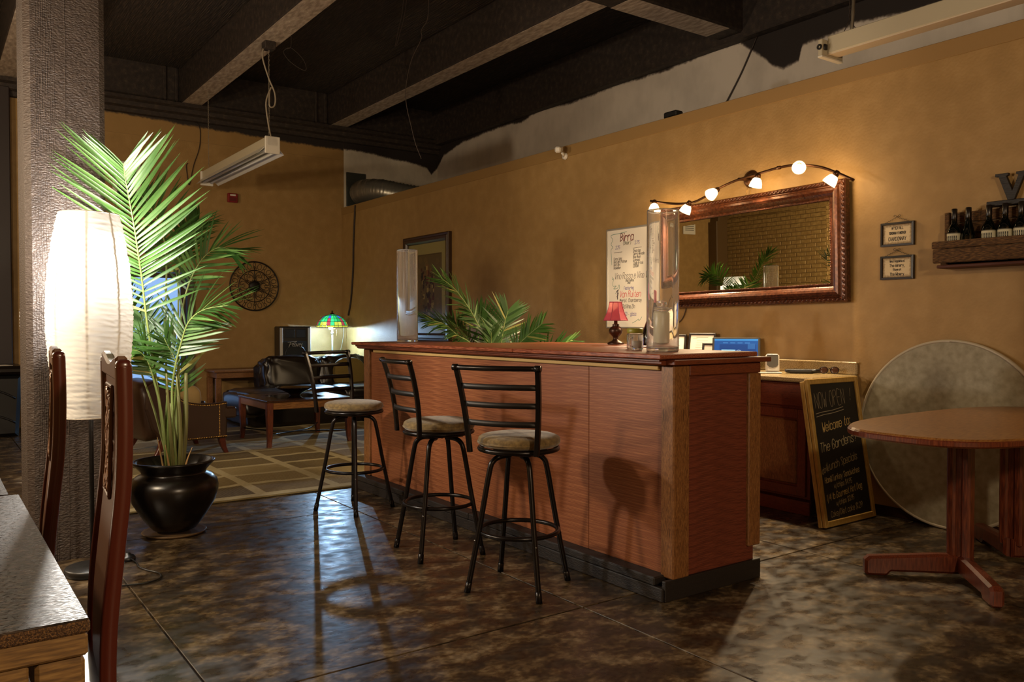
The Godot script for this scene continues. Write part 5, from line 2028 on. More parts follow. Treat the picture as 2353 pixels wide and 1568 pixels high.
	# letters on a little ledge
	t = thing("word_sign", "dark wooden word sign beginning with V standing above the wine rack", "sign", V(WALL - 0.03, 1.885, -1.82))
	st = S()
	bb(st, V(-0.03, -0.028, -0.42), V(0.028, 0.0, 0.42), 0.003)
	obj("ledge", st, M.black_wood, t)
	var turn := Basis(V(0, 0, 1), V(0, 1, 0), V(-1, 0, 0))
	var letters := [[PackedVector2Array([Vector2(-0.008, 0.135), Vector2(-0.008, 0.15), Vector2(0.06, 0.15), Vector2(0.06, 0.137), Vector2(0.05, 0.132), Vector2(0.082, 0.05), Vector2(0.112, 0.132), Vector2(0.1, 0.137), Vector2(0.1, 0.15), Vector2(0.158, 0.15), Vector2(0.158, 0.137), Vector2(0.143, 0.132), Vector2(0.092, 0.0), Vector2(0.058, 0.0), Vector2(0.01, 0.132)]), -0.375],
		[PackedVector2Array([Vector2(0, 0), Vector2(0.08, 0), Vector2(0.08, 0.018), Vector2(0.058, 0.024), Vector2(0.058, 0.126), Vector2(0.08, 0.132), Vector2(0.08, 0.15), Vector2(0, 0.15), Vector2(0, 0.132), Vector2(0.022, 0.126), Vector2(0.022, 0.024), Vector2(0, 0.018)]), -0.195]]
	for a in letters:
		st = S()
		prism(st, a[0], 0.024, Transform3D(turn, V(0, 0.0005, a[1])), 0.002)
		obj("letter", st, M.black_wood, t)
	# security camera
	t = thing("security_camera", "small white security camera near the top of the gold bar wall", "camera", V(WALL, 2.79, -6.03))
	st = S(true)
	lathe(st, [Vector2(0, 0.02), Vector2(0.028, 0.018), Vector2(0.032, 0.0)], 16, Transform3D(Basis(V(0, 0, 1), PI / 2), V(-0.006, -0.02, 0)))
	rod(st, V(-0.02, -0.02, 0), V(-0.07, 0.0, 0.03), 0.012, 8)
	obj("mount", st, M.white, t)
	st = S()
	bx(st, V(-0.1, 0.03, 0.02), V(0.13, 0.055, 0.055), 0.012, Basis(V(0, 1, 0), 0.7) * Basis(V(0, 0, 1), 0.25))
	obj("body", st, M.white, t)
	# small box left on top of the partition
	st = S()
	bx(st, Vector3.ZERO, V(0.09, 0.05, 0.14), 0.01)
	var o := obj("junction_box", st, M.black)
	o.position = V(WALL + 0.05, 2.894, -4.72)
	tag(o, "small dark box lying on the partition's top edge", "box")
	# flexible duct and its grey plate
	t = thing("air_duct", "silver flexible air duct coming out of a grey plate above the partition", "duct")
	st = S()
	bb(st, V(4.985, 2.9, BACK), V(5.285, 3.385, BACK + 0.03), 0.004)
	obj("wall_plate", st, mat(hex("3c403c"), 0.5, 0.4), t)
	st = S(true)
	var path := curve([V(5.17, 3.09, BACK + 0.06), V(5.19, 3.1, -10.85), V(5.3, 3.08, -10.62), V(5.5, 3.02, -10.42), V(5.75, 2.97, -10.25), V(6.0, 2.95, -10.05), V(6.15, 2.92, -9.6), V(6.15, 2.85, -8.9)], 14)
	tube(st, path, func(u): return 0.165 + 0.009 * sin(u * 260.0), 20)
	obj("flexible_hose", st, mat(hex("8f8b80"), 0.32, 0.7), t)
	st = S(true)
	tube(st, path.slice(56, 64), func(u): return 0.178, 20)
	obj("foil_tape", st, M.chrome, t)


func hang_sign(label: String, y: float, z: float, words: Array) -> void:
	var t := thing("word_plaque", label, "sign", V(WALL - 0.012, y, z))
	t.basis = Basis(V(0, 1, 0), -PI / 2)
	for k in 4:
		var st := S()
		frame_side(st, 0.212, 0.146, [Vector2(0, -0.01), Vector2(0, 0.01), Vector2(0.012, 0.012), Vector2(0.014, 0.0)], k, Transform3D())
		obj("frame_side", st, M.dark_frame, t)
	var im := Image.create(520, 340, false, Image.FORMAT_RGB8)
	var n := noise(0.02, 4, 120)
	for yy in 340:
		for xx in 520:
			var e := minf(minf(xx, 520 - xx), minf(yy, 340 - yy)) / 60.0
			im.set_pixel(xx, yy, hex("c9b591").lerp(hex("6d5434"), clampf(0.8 - e + 0.35 * n.get_noise_2d(xx, yy), 0, 1)))
	for w in words:
		ink(im, w[0], 260, 340 * w[1], w[2], Color(0.13, 0.10, 0.07, 0.95), 4.2, w[3], 0.0, 0.5, 0.0, 0.05)
	var st := S()
	face(st, V(-0.093, 0.06, 0.002), V(0.093, 0.06, 0.002), V(0.093, -0.06, 0.002), V(-0.093, -0.06, 0.002))
	obj("plaque", st, board(im, 0.7), t)
	st = S()
	bb(st, V(-0.1, -0.066, -0.01), V(0.1, 0.066, 0.0), 0)
	obj("backing", st, M.black, t)
	st = S(true)
	for s: float in [-1, 1]:
		var pts := []
		for i in 16:
			var u := i / 15.0
			pts.append(V(s * lerpf(0.078, 0.0, u), 0.072 + lerpf(0.0, 0.032, u) + 0.003 * sin(i * 1.9), 0.004 + 0.003 * cos(i * 1.9)))
		tube(st, pts, 0.0013, 5)
		tube(st, curve([V(0, 0.106, 0.004), V(s * 0.016, 0.118, 0.006), V(s * 0.02, 0.108, 0.006), V(0, 0.104, 0.006)], 4), 0.0013, 5)
	obj("wire_hanger", st, M.wire, t)


func whiteboard() -> void:
	var t := thing("whiteboard", "aluminium framed whiteboard with a hand-lettered drinks list, left of the mirror", "whiteboard", V(WALL - 0.01, 1.597, -5.14))
	t.basis = Basis(V(0, 1, 0), -PI / 2)
	var w := 0.61
	var h := 0.865
	for k in 4:
		var st := S()
		frame_side(st, w, h, [Vector2(0, -0.01), Vector2(0, 0.008), Vector2(0.003, 0.01), Vector2(0.013, 0.01), Vector2(0.015, 0.0)], k, Transform3D())
		obj("frame_side", st, mat(hex("b3b0aa"), 0.3, 0.6), t)
	var st := S()
	bb(st, V(-w / 2 + 0.01, -h / 2 + 0.01, -0.009), V(w / 2 - 0.01, h / 2 - 0.01, -0.001), 0)
	obj("panel", st, M.white, t)
	var im := Image.create(720, 1040, false, Image.FORMAT_RGB8)
	im.fill(hex("e4ddd0"))
	var k := Color(0.13, 0.10, 0.10, 0.9)
	var g := Color(0.15, 0.42, 0.36, 0.85)
	var bl := Color(0.30, 0.28, 0.55, 0.85)
	var rd := Color(0.78, 0.12, 0.16, 0.9)
	ink(im, "Birra", 187, 126, 84, Color(0.55, 0.08, 0.1, 0.9), 3.6, 0.62, 0.14)
	ink(im, "Birra", 190, 127, 84, k, 2.0, 0.62, 0.14)
	ink(im, "(Beer)", 232, 166, 38, Color(0.16, 0.2, 0.12, 0.9), 1.8, 0.62)
	ink(im, "2.25", 118, 205, 34, bl, 1.8, 0.68)
	ink(im, "2.75", 412, 172, 34, bl, 1.8, 0.68)
	line(im, [Vector2(98, 243), Vector2(222, 239)], 2.0, k)
	line(im, [Vector2(386, 213), Vector2(512, 208)], 2.0, k)
	var y := 322
	for s in ["Coors Light", "Bud Light Platinum", "Bud Light", "Budweiser"]:
		ink(im, s, 91, y, 27, k, 1.5, 0.54)
		y += 32
	y = 254
	for s in ["Shocktop", "Sierra Nevada", "Blue Moon", "Guinness", "Stella Artois", "CORONA"]:
		ink(im, s, 386, y, 28, k, 1.5, 0.56)
		y += 32
	ink(im, "Vino Rosso e Vino Verde", 104, 528, 66, Color(0.2, 0.16, 0.15, 0.9), 2.0, 0.52, 0.16)
	ink(im, "(Red & White", 272, 560, 26, k, 1.5, 0.52)
	ink(im, "wine)", 304, 582, 22, k, 1.5, 0.52)
	ink(im, "Featuring", 250, 642, 32, bl, 1.8, 0.62)
	ink(im, "Van Ruiten", 186, 722, 64, rd, 2.4, 0.62, 0.14)
	ink(im, "Merlot  Chardonnay", 184, 776, 36, k, 1.8, 0.62)
	ink(im, "Old Vine Zin", 226, 842, 42, k, 1.8, 0.54)
	ink(im, "4.00 - glass", 230, 920, 38, bl, 1.8, 0.62)
	# vines and grapes
	line(im, soft([Vector2(290, 30), Vector2(180, 40), Vector2(60, 48), Vector2(52, 70), Vector2(74, 100), Vector2(50, 150), Vector2(76, 180), Vector2(48, 210), Vector2(56, 280), Vector2(62, 370)]), 2.2, g)
	line(im, soft([Vector2(690, 40), Vector2(660, 70), Vector2(690, 90), Vector2(650, 110), Vector2(700, 150)]), 2.2, g)
	line(im, soft([Vector2(76, 500), Vector2(72, 530), Vector2(90, 520), Vector2(78, 570), Vector2(84, 600), Vector2(130, 600), Vector2(92, 630), Vector2(150, 625), Vector2(176, 590), Vector2(180, 630), Vector2(120, 680)]), 2.2, g)
	line(im, soft([Vector2(70, 800), Vector2(120, 790), Vector2(140, 820), Vector2(170, 790)]), 2.2, g)
	line(im, soft([Vector2(380, 998), Vector2(440, 975), Vector2(470, 958), Vector2(480, 975), Vector2(520, 935)]), 2.2, g)
	for i in 26:
		var r := i / 26.0
		dot(im, 152 + rng.randf_range(-22, 22) * (1.0 - r), 645 + r * 100, 5.5, Color(0.16, 0.1, 0.14, 0.85))
	for i in 22:
		var r := i / 22.0
		dot(im, 690 + rng.randf_range(-22, 22) * (1.0 - r) + 6 * r, 150 + r * 90, 6.5, Color(0.16, 0.1, 0.14, 0.85))
	st = S()
	face(st, V(-w / 2 + 0.013, h / 2 - 0.013, 0.0005), V(w / 2 - 0.013, h / 2 - 0.013, 0.0005), V(w / 2 - 0.013, -h / 2 + 0.013, 0.0005), V(-w / 2 + 0.013, -h / 2 + 0.013, 0.0005))
	obj("writing_surface", st, board(im, 0.3), t)


func wine_rack() -> void:
	var t := thing("wine_rack", "rough pallet-wood wine rack on the wall at the right edge, holding bottles", "rack")
	var z0 := -2.47
	var z1 := -1.2
	for a in [[1.788, 1.848, 0.0], [1.725, 1.784, 0.004], [1.62, 1.70, 0.0], [1.53, 1.61, 0.003]]:
		var st := S()
		bb(st, V(WALL - 0.024 - a[2], a[0], z0), V(WALL - 0.002, a[1], z1), 0.005)
		obj("back_board", st, M.pallet, t)
	for a in [[1.635, 1.677, -2.5], [1.552, 1.632, -2.494]]:
		var st := S()
		bb(st, V(WALL - 0.152, a[0], a[2]), V(WALL - 0.13, a[1], z1), 0.006)
		obj("front_board", st, M.pallet, t)
	for z: float in [-2.46, -1.85, -1.24]:
		var st := S()
		bb(st, V(WALL - 0.129, 1.54, z), V(WALL - 0.026, 1.66, z + 0.035), 0.005)
		obj("block", st, M.pallet, t)
	var st := S()
	bb(st, V(WALL - 0.055, 1.66, -2.475), V(WALL - 0.026, 1.85, -2.445), 0.005)
	obj("upright", st, M.pallet, t)
	st = S()
	bb(st, V(WALL - 0.15, 1.522, z0), V(WALL - 0.002, 1.54, z1), 0.004)
	obj("bottom_board", st, mat(hex("4b2415"), 0.7), t)
	# bottles stand on the bottom board
	var bm := mat(Color(0.01, 0.02, 0.012), 0.06)
	var cap := mat(hex("17110f"), 0.3)
	var prof := [Vector2(0, 0.004), Vector2(0.03, 0.0), Vector2(0.036, 0.004), Vector2(0.0375, 0.012), Vector2(0.0375, 0.185), Vector2(0.034, 0.205), Vector2(0.024, 0.224), Vector2(0.016, 0.238), Vector2(0.0145, 0.26), Vector2(0.0145, 0.318), Vector2(0, 0.32)]
	var slim := [Vector2(0, 0.004), Vector2(0.03, 0.0), Vector2(0.036, 0.004), Vector2(0.0375, 0.012), Vector2(0.0375, 0.14), Vector2(0.034, 0.17), Vector2(0.026, 0.21), Vector2(0.018, 0.24), Vector2(0.0145, 0.265), Vector2(0.0145, 0.318), Vector2(0, 0.32)]
	var im := Image.create(128, 64, false, Image.FORMAT_RGB8)
	im.fill(hex("b7b094"))
	im.fill_rect(Rect2i(0, 0, 128, 3), hex("3a3428"))
	for i in 7:
		im.fill_rect(Rect2i(30 + i * 10, 12, 6, 22), hex("2c2820"))
		im.fill_rect(Rect2i(32 + i * 10, 20, 2, 6), hex("8d866c"))
	im.fill_rect(Rect2i(44, 44, 40, 5), hex("4c4536"))
	var lm := board(im, 0.6)
	var spots := [[-2.407, true], [-2.328, false], [-2.217, true], [-2.132, true], [-2.05, true]]
	var says := ["dark wine bottle with a cream label, leftmost on the pallet rack", "unlabelled sloping-shouldered wine bottle, second from the left on the rack", "labelled wine bottle third from the left on the rack, right of the unlabelled one", "labelled wine bottle, fourth from the left on the rack", "labelled wine bottle at the picture's right edge, fifth on the rack"]
	for i in 5:
		t = thing("wine_bottle", says[i], "wine bottle", V(WALL - 0.075, 1.542, spots[i][0]), 0.0, "wine bottles standing in the pallet rack")
		st = S(true)
		lathe(st, prof if spots[i][1] else slim, 24)
		obj("glass_body", st, bm, t)
		st = S(true)
		lathe(st, [Vector2(0.0148, 0.262), Vector2(0.0155, 0.264), Vector2(0.0155, 0.32), Vector2(0.012, 0.323), Vector2(0, 0.323)], 18)
		obj("capsule", st, cap, t)
		if spots[i][1]:
			st = S(true)
			for k in 16:
				var a0 := PI * 0.45 + PI * 1.15 * k / 16.0
				var a1 := PI * 0.45 + PI * 1.15 * (k + 1) / 16.0
				var r := 0.0381
				var p := [V(cos(a0) * r, 0.182, sin(a0) * r), V(cos(a1) * r, 0.182, sin(a1) * r), V(cos(a1) * r, 0.09, sin(a1) * r), V(cos(a0) * r, 0.09, sin(a0) * r)]
				var u0 := 1.0 - k / 16.0
				var u1 := 1.0 - (k + 1) / 16.0
				var uv := [Vector2(u0, 0), Vector2(u1, 0), Vector2(u1, 1), Vector2(u0, 1)]
				for q in [0, 2, 1, 0, 3, 2]:
					st.set_uv(uv[q])
					st.add_vertex(p[q])
			obj("label", st, lm, t)


# ---------------------------------------------------------------- ceiling fittings
func chain(st: SurfaceTool, a: Vector3, b: Vector3) -> void:
	var n := int(a.distance_to(b) / 0.024)
	var d := (b - a).normalized()
	var u := d.cross(V(0, 0, 1) if absf(d.z) < 0.9 else V(1, 0, 0)).normalized()
	for i in n:
		var c := a.lerp(b, (i + 0.5) / n)
		var w := u if i % 2 else d.cross(u)
		tube(st, circle(c, 1.0, 8, d * 0.015, w * 0.006), 0.0018, 4, true)


func strip_lights() -> void:
	var t := thing("shop_light", "long unlit fluorescent shop light hanging on chains over the lounge", "light fixture")
	var x := 2.83
	var z0 := -10.35
	var z1 := -8.02
	var st := S()
	bb(st, V(x - 0.055, 2.955, z0), V(x + 0.055, 3.05, z1), 0.006)
	obj("housing", st, M.cream, t)
	st = S()
	var rf := PackedVector2Array([Vector2(-0.13, 2.885), Vector2(-0.125, 2.885), Vector2(-0.055, 2.953), Vector2(0.055, 2.953), Vector2(0.125, 2.885), Vector2(0.13, 2.885), Vector2(0.06, 2.96), Vector2(-0.06, 2.96)])
	prism(st, rf, z1 - z0 - 0.08, Transform3D(Basis(), V(x, 0, (z0 + z1) / 2)))
	obj("reflector", st, mat(hex("cfcabc"), 0.35), t)
	for s: float in [-1, 1]:
		st = S(true)
		rod(st, V(x + s * 0.045, 2.918, z0 + 0.04), V(x + s * 0.045, 2.918, z1 - 0.04), 0.019, 12)
		obj("tube_lamp", st, mat(hex("dcdcd8"), 0.25), t)
	for z: float in [z0 + 0.012, z1 - 0.012]:
		st = S()
		bx(st, V(x, 2.965, z), V(0.15, 0.17, 0.024), 0.006)
		obj("end_cap", st, M.white, t)
	for z: float in [-10.25, -8.12]:
		st = S(true)
		chain(st, V(x, 4.0, z), V(x, 3.13, z))
		obj("hanging_chain", st, M.pale_wire, t)
		st = S(true)
		rod(st, V(x, 3.135, z), V(x - 0.0, 3.05, z - 0.05), 0.002, 5)
		rod(st, V(x, 3.135, z), V(x - 0.0, 3.05, z + 0.05), 0.002, 5)
		obj("wire_hook", st, M.pale_wire, t)
	st = S(true)
	tube(st, curve([V(x - 0.03, 3.99, -8.14), V(x - 0.06, 3.85, -8.13), V(x - 0.005, 3.65, -8.12), V(x + 0.05, 3.5, -8.1), V(x + 0.05, 3.38, -8.1), V(x + 0.0, 3.36, -8.1), V(x + 0.005, 3.5, -8.12), V(x + 0.02, 3.55, -8.12), V(x - 0.03, 3.4, -8.12), V(x - 0.01, 3.2, -8.12), V(x + 0.02, 3.05, -8.12)], 6), 0.008, 8)
	obj("flex_conduit", st, M.pale_wire, t)
	st = S()
	bx(st, V(x, 3.96, -8.12), V(0.11, 0.08, 0.11), 0.008)
	obj("junction_box", st, M.ceiling, t)
	t = thing("strip_light", "unlit batten strip light hanging at the upper right of the picture", "light fixture")
	x = 4.80
	z0 = -3.2
	z1 = -0.75
	st = S()
	bb(st, V(x - 0.055, 2.935, z0 + 0.03), V(x + 0.055, 3.045, z1), 0.004)
	obj("housing", st, M.cream, t)
	st = S()
	bb(st, V(x - 0.05, 2.928, z0 + 0.03), V(x + 0.05, 2.936, z1), 0.001)
	obj("lower_plate", st, mat(hex("c9b9a2"), 0.5), t)
	st = S()
	bb(st, V(x - 0.115, 2.915, z0), V(x + 0.115, 3.02, z0 + 0.03), 0.004)
	obj("end_plate", st, M.cream, t)
	st = S()
	bb(st, V(x - 0.115, 2.905, z0 - 0.002), V(x + 0.115, 2.916, z0 + 0.032), 0.002)
	obj("end_lip", st, M.white, t)
	st = S(true)
	lathe(st, [Vector2(0.018, 0), Vector2(0.018, 0.006), Vector2(0.008, 0.006), Vector2(0.008, 0)], 16, Transform3D(Basis(V(0, 0, 1), PI / 2), V(x - 0.116, 2.97, z0 + 0.014)))
	bx(st, V(x - 0.085, 2.97, z0 + 0.036), V(0.03, 0.036, 0.012), 0.003)
	obj("lamp_holder", st, M.iron_matt, t)
	st = S(true)
	chain(st, V(x, 4.0, -3.05), V(x, 3.12, -3.05))
	obj("hanging_chain", st, M.wire, t)
	st = S(true)
	rod(st, V(x, 3.13, -3.05), V(x, 3.045, -3.1), 0.0025, 5)
	rod(st, V(x, 3.13, -3.05), V(x, 3.045, -3.0), 0.0025, 5)
	obj("wire_hook", st, M.wire, t)
	st = S(true)
	tube(st, curve([V(x + 0.03, 4.0, -3.05), V(x + 0.01, 3.7, -3.04), V(x + 0.025, 3.4, -3.04), V(x + 0.005, 3.2, -3.03), V(x + 0.005, 3.045, -3.04)], 6), func(u): return 0.011 + 0.0012 * sin(u * 200.0), 8)
	obj("flex_conduit", st, mat(hex("6f6658"), 0.4, 0.5), t)
	st = S(true)
	chain(st, V(x, 4.0, -0.9), V(x, 3.045, -0.9))
	obj("hanging_chain", st, M.wire, t)


func wires() -> void:
	var a := [
		["ceiling_wire", "long thin wire dangling from the ceiling in front of the second joist", M.wire, 0.003, [V(3.25, 4.45, -5.6), V(3.226, 3.812, -5.627), V(3.215, 3.576, -5.629), V(3.184, 3.502, -5.649), V(3.172, 3.468, -5.657), V(3.171, 3.408, -5.656), V(3.106, 3.239, -5.698), V(3.071, 3.037, -5.718), V(3.072, 2.902, -5.714), V(3.1, 2.734, -5.69), V(3.126, 2.599, -5.668), V(3.161, 2.482, -5.64)]],
		["ceiling_wire", "short doubled wire hanging from the ceiling near the top of the picture", M.wire, 0.0022, [V(3.16, 4.45, -5.92), V(3.158, 3.789, -5.92), V(3.121, 3.546, -5.94), V(3.1, 3.414, -5.952), V(3.13, 3.511, -5.934), V(3.178, 3.789, -5.906), V(3.2, 4.45, -5.9)]],
		["ceiling_wire", "loop of thin wire hanging from the first joist near the shop light's chain", M.wire, 0.003, [V(2.94, 4.02, -7.8), V(2.935, 3.884, -7.802), V(2.894, 3.863, -7.831), V(2.88, 3.825, -7.84), V(2.923, 3.749, -7.807), V(3.008, 3.673, -7.745), V(3.052, 3.661, -7.713), V(3.05, 3.715, -7.716), V(3.02, 3.783, -7.739), V(2.949, 3.867, -7.792), V(2.908, 3.875, -7.821)]],
		["wall_cable", "dark cable stub hanging down the back wall left of the shop light", M.wire, 0.005, [V(2.919, 3.796, -11.088), V(2.957, 3.706, -11.088), V(2.944, 3.481, -11.088), V(2.872, 3.249, -11.088), V(2.816, 2.992, -11.088), V(2.79, 3.128, -11.088), V(2.781, 3.238, -11.088), V(2.802, 3.269, -11.088)]],
		["wall_cable", "dark cable running down the bar wall near the far corner", M.wire, 0.012, [V(4.906, 2.85, -10.62), V(4.906, 2.743, -10.636), V(4.906, 2.325, -10.682), V(4.906, 1.962, -10.7), V(4.906, 1.539, -10.776), V(4.906, 1.326, -10.865)]],
		["wall_cable", "dark drooping cord on the whitewashed wall above the partition", M.wire, 0.008, [V(6.49, 3.942, -5.088), V(6.49, 3.771, -5.188), V(6.49, 3.609, -5.291), V(6.485, 3.392, -5.449), V(6.48, 3.3, -5.531), V(6.47, 2.9, -5.7)]],
		["wall_cable", "black cord hanging from under the mirror to the back counter", M.wire, 0.004, [V(WALL - 0.02, 1.38, -4.5), V(WALL - 0.012, 1.31, -4.52), V(WALL - 0.01, 1.24, -4.56), V(WALL - 0.01, 1.18, -4.64), V(WALL - 0.02, 1.08, -4.68), V(WALL - 0.05, 0.98, -4.69), V(WALL - 0.06, 0.962, -4.69)]],
	]
	for w in a:
		var st := S(true)
		tube(st, curve(w[4], 6), w[3], 6)
		tag(obj(w[0], st, w[2]), w[1], "wire" if w[0] == "ceiling_wire" else "cable")
	var t := thing("mirror_hanger", "thin wire hanger between the mirror's top edge and its wall hook", "hanger")
	var st := S(true)
	rod(st, V(WALL - 0.02, 2.225, -3.905), V(WALL - 0.03, 2.13, -3.93), 0.002, 5)
	rod(st, V(WALL - 0.02, 2.225, -3.905), V(WALL - 0.03, 2.13, -3.88), 0.002, 5)
	obj("wire", st, M.brass, t)


# ---------------------------------------------------------------- small things
func picture_frame(label: String, at: Vector3, w: float, h: float, turn: float, lean: float, seal: bool) -> void:
	var t := thing("certificate_frame", label, "frame", at)
	t.basis = Basis(V(0, 1, 0), turn) * Basis(V(1, 0, 0), -lean)
	var T := Transform3D(Basis(), V(0, h / 2, 0))
	for k in 4:
		var st := S()
		frame_side(st, w, h, [Vector2(0, -0.008), Vector2(0, 0.006), Vector2(0.006, 0.009), Vector2(0.014, 0.006), Vector2(0.016, 0.0)], k, T)
		obj("frame_side", st, M.dark_frame, t)
	var im := Image.create(200, 260, false, Image.FORMAT_RGB8)
	im.fill(hex("d9cdbd"))
	if seal:
		for i in 9:
			var y := 30 + i * 19
			var x := 20 + (i * 37) % 40
			line(im, [Vector2(x, y), Vector2(x + 40 + (i * 53) % 90, y)], 1.0, Color(0.4, 0.33, 0.3, 0.6))
		line(im, [Vector2(50, 20), Vector2(150, 20)], 2.0, Color(0.35, 0.28, 0.26, 0.7))
		for i in 24:
			dot(im, 40 + 14 * cos(i * TAU / 24), 222 + 14 * sin(i * TAU / 24), 2.0, Color(0.4, 0.3, 0.35, 0.7))
	else:
		var pts := []
		for i in 14:
			pts.append(Vector2(70 + i * 5, 120 - 30 * sin(i * 0.55)))
		line(im, soft(pts), 3.0, Color(0.2, 0.22, 0.2, 0.8))
		line(im, [Vector2(60, 170), Vector2(140, 170)], 3.0, Color(0.2, 0.3, 0.25, 0.6))
	var st := S()
	face(st, V(-w / 2 + 0.014, h - 0.014, 0.001), V(w / 2 - 0.014, h - 0.014, 0.001), V(w / 2 - 0.014, 0.014, 0.001), V(-w / 2 + 0.014, 0.014, 0.001))
	obj("paper", st, board(im, 0.35), t)
	st = S()
	bb(st, V(-w / 2 + 0.01, 0.01, -0.008), V(w / 2 - 0.01, h - 0.01, -0.001), 0)
	obj("backing", st, M.black, t)


func small_things() -> void:
	vase(V(2.82, 1.072, -5.24), "tall clear glass cylinder vase at the far end of the bar, before the framed picture")
	vase(V(2.815, 1.073, -2.735), "tall clear glass cylinder vase at the near end of the bar, before the whiteboard")
	# table lamp
	var t := thing("table_lamp", "small table lamp with a pink bell shade and turned dark base on the bar", "lamp", V(3.62, 1.072, -3.93), 0.4)
	var st := S(true)
	lathe(st, [Vector2(0, 0), Vector2(0.052, 0), Vector2(0.054, 0.008), Vector2(0.04, 0.016), Vector2(0.02, 0.026), Vector2(0.016, 0.04), Vector2(0.022, 0.05), Vector2(0.042, 0.072), Vector2(0.044, 0.092), Vector2(0.034, 0.108), Vector2(0.018, 0.118), Vector2(0.024, 0.124), Vector2(0.012, 0.132), Vector2(0.011, 0.16), Vector2(0, 0.16)], 28)
	obj("base", st, M.bronze, t)
	st = S()
	var prof := [Vector2(0.083, 0.153), Vector2(0.072, 0.175), Vector2(0.058, 0.205), Vector2(0.047, 0.24), Vector2(0.041, 0.27)]
	var sm := mat(hex("c2435c"), 0.75)
	sm.backlight_enabled = true
	sm.backlight = Color(0.7, 0.5, 0.45)
	for i in prof.size() - 1:
		for k in 8:
			var a0 := TAU * k / 8
			var a1 := TAU * (k + 1) / 8
			var p: Vector2 = prof[i]
			var q: Vector2 = prof[i + 1]
			qo(st, V(cos(a0) * p.x, p.y, sin(a0) * p.x), V(cos(a1) * p.x, p.y, sin(a1) * p.x), V(cos(a1) * q.x, q.y, sin(a1) * q.x), V(cos(a0) * q.x, q.y, sin(a0) * q.x), V(cos(a0), 0.3, sin(a0)))
	obj("shade", st, sm, t)
	st = S(true)
	for k in 8:
		var a := TAU * k / 8
		var pts := []
		for p: Vector2 in prof:
			pts.append(V(cos(a) * p.x, p.y, sin(a) * p.x))
		tube(st, pts, 0.0022, 5)
	for p: Vector2 in [prof[0], prof[-1]]:
		var pts := []
		for k in 8:
			pts.append(V(cos(TAU * k / 8) * p.x, p.y, sin(TAU * k / 8) * p.x))
		tube(st, pts, 0.003, 5, true)
	obj("shade_trim", st, mat(hex("a83a50"), 0.6), t)
	# glass mug, yellow-lidded jar, bottle and tall jar behind the near vase
	t = thing("glass_mug", "small clear glass mug on the bar left of the near vase", "mug", V(2.876, 1.073, -2.97))
	st = S(true)
	lathe(st, crisp([Vector2(0, 0), Vector2(0.026, 0), Vector2(0.028, 0.003), Vector2(0.03, 0.075), Vector2(0.028, 0.0755), Vector2(0.026, 0.008), Vector2(0, 0.008)]), 24)
	obj("cup", st, M.glass, t)
	st = S(true)
	tube(st, curve([V(-0.028, 0.06, 0.0), V(-0.045, 0.058, 0.0), V(-0.05, 0.035, 0.0), V(-0.042, 0.018, 0.0), V(-0.028, 0.018, 0.0)], 4), 0.004, 6)
	obj("handle", st, M.glass, t)
	st = S(true)
	lathe(st, [Vector2(0, 0.0085), Vector2(0.0245, 0.0085), Vector2(0.025, 0.045), Vector2(0, 0.045)], 20)
	obj("wax", st, M.white, t)
	t = thing("glass_jar", "squat glass jar with a yellow-green lid on the bar beside the mug", "jar", V(3.0, 1.073, -3.11))
	st = S(true)
	lathe(st, crisp([Vector2(0, 0), Vector2(0.04, 0), Vector2(0.043, 0.004), Vector2(0.043, 0.075), Vector2(0.036, 0.082), Vector2(0.034, 0.08), Vector2(0.041, 0.072), Vector2(0.041, 0.006), Vector2(0, 0.006)]), 28)
	obj("body", st, M.glass, t)
	st = S(true)
	lathe(st, [Vector2(0, 0.082), Vector2(0.04, 0.082), Vector2(0.042, 0.086), Vector2(0.042, 0.102), Vector2(0.038, 0.106), Vector2(0, 0.106)], 28)
	obj("lid", st, mat(hex("8f8a2c"), 0.4), t)
	t = thing("wine_bottle", "dark bottle with a pink foil neck on the bar behind the near vase", "bottle", V(3.66, 1.072, -3.66))
	st = S(true)
	lathe(st, [Vector2(0, 0.0), Vector2(0.05, 0.0), Vector2(0.053, 0.006), Vector2(0.053, 0.05), Vector2(0.045, 0.09), Vector2(0.028, 0.14), Vector2(0.018, 0.17), Vector2(0.015, 0.2), Vector2(0, 0.2)], 24)
	obj("glass_body", st, mat(hex("0d0a0a"), 0.1), t)
	st = S(true)
	lathe(st, [Vector2(0.0155, 0.165), Vector2(0.0185, 0.17), Vector2(0.016, 0.2), Vector2(0.0165, 0.255), Vector2(0.012, 0.26), Vector2(0, 0.26)], 20)
	obj("foil_neck", st, mat(hex("b04a58"), 0.4), t)
	t = thing("apothecary_jar", "frosted jar with a clear glass stopper standing behind the near vase", "jar", V(3.06, 1.073, -2.985))
	st = S(true)
	lathe(st, [Vector2(0, 0), Vector2(0.047, 0), Vector2(0.05, 0.006), Vector2(0.05, 0.155), Vector2(0.044, 0.166), Vector2(0, 0.168)], 28)
	obj("body", st, mat(hex("a9a286"), 0.35), t)
	st = S(true)
	lathe(st, [Vector2(0.046, 0.169), Vector2(0.05, 0.176), Vector2(0.046, 0.186), Vector2(0.02, 0.192), Vector2(0.03, 0.2), Vector2(0.034, 0.21), Vector2(0.026, 0.222), Vector2(0, 0.226)], 28)
	lathe(st, [Vector2(0, 0.1685), Vector2(0.046, 0.169)], 28)
	obj("stopper", st, M.glass, t)
	# frames and laptop on the back counter
	picture_frame("framed certificate with a dark frame on the back counter, left of the laptop", V(4.79, 0.874, -4.27), 0.215, 0.265, -1.25, 0.22, true)
	picture_frame("framed certificate half hidden by the near vase, left of the larger certificate", V(4.8, 0.874, -4.56), 0.2, 0.25, -1.2, 0.2, true)
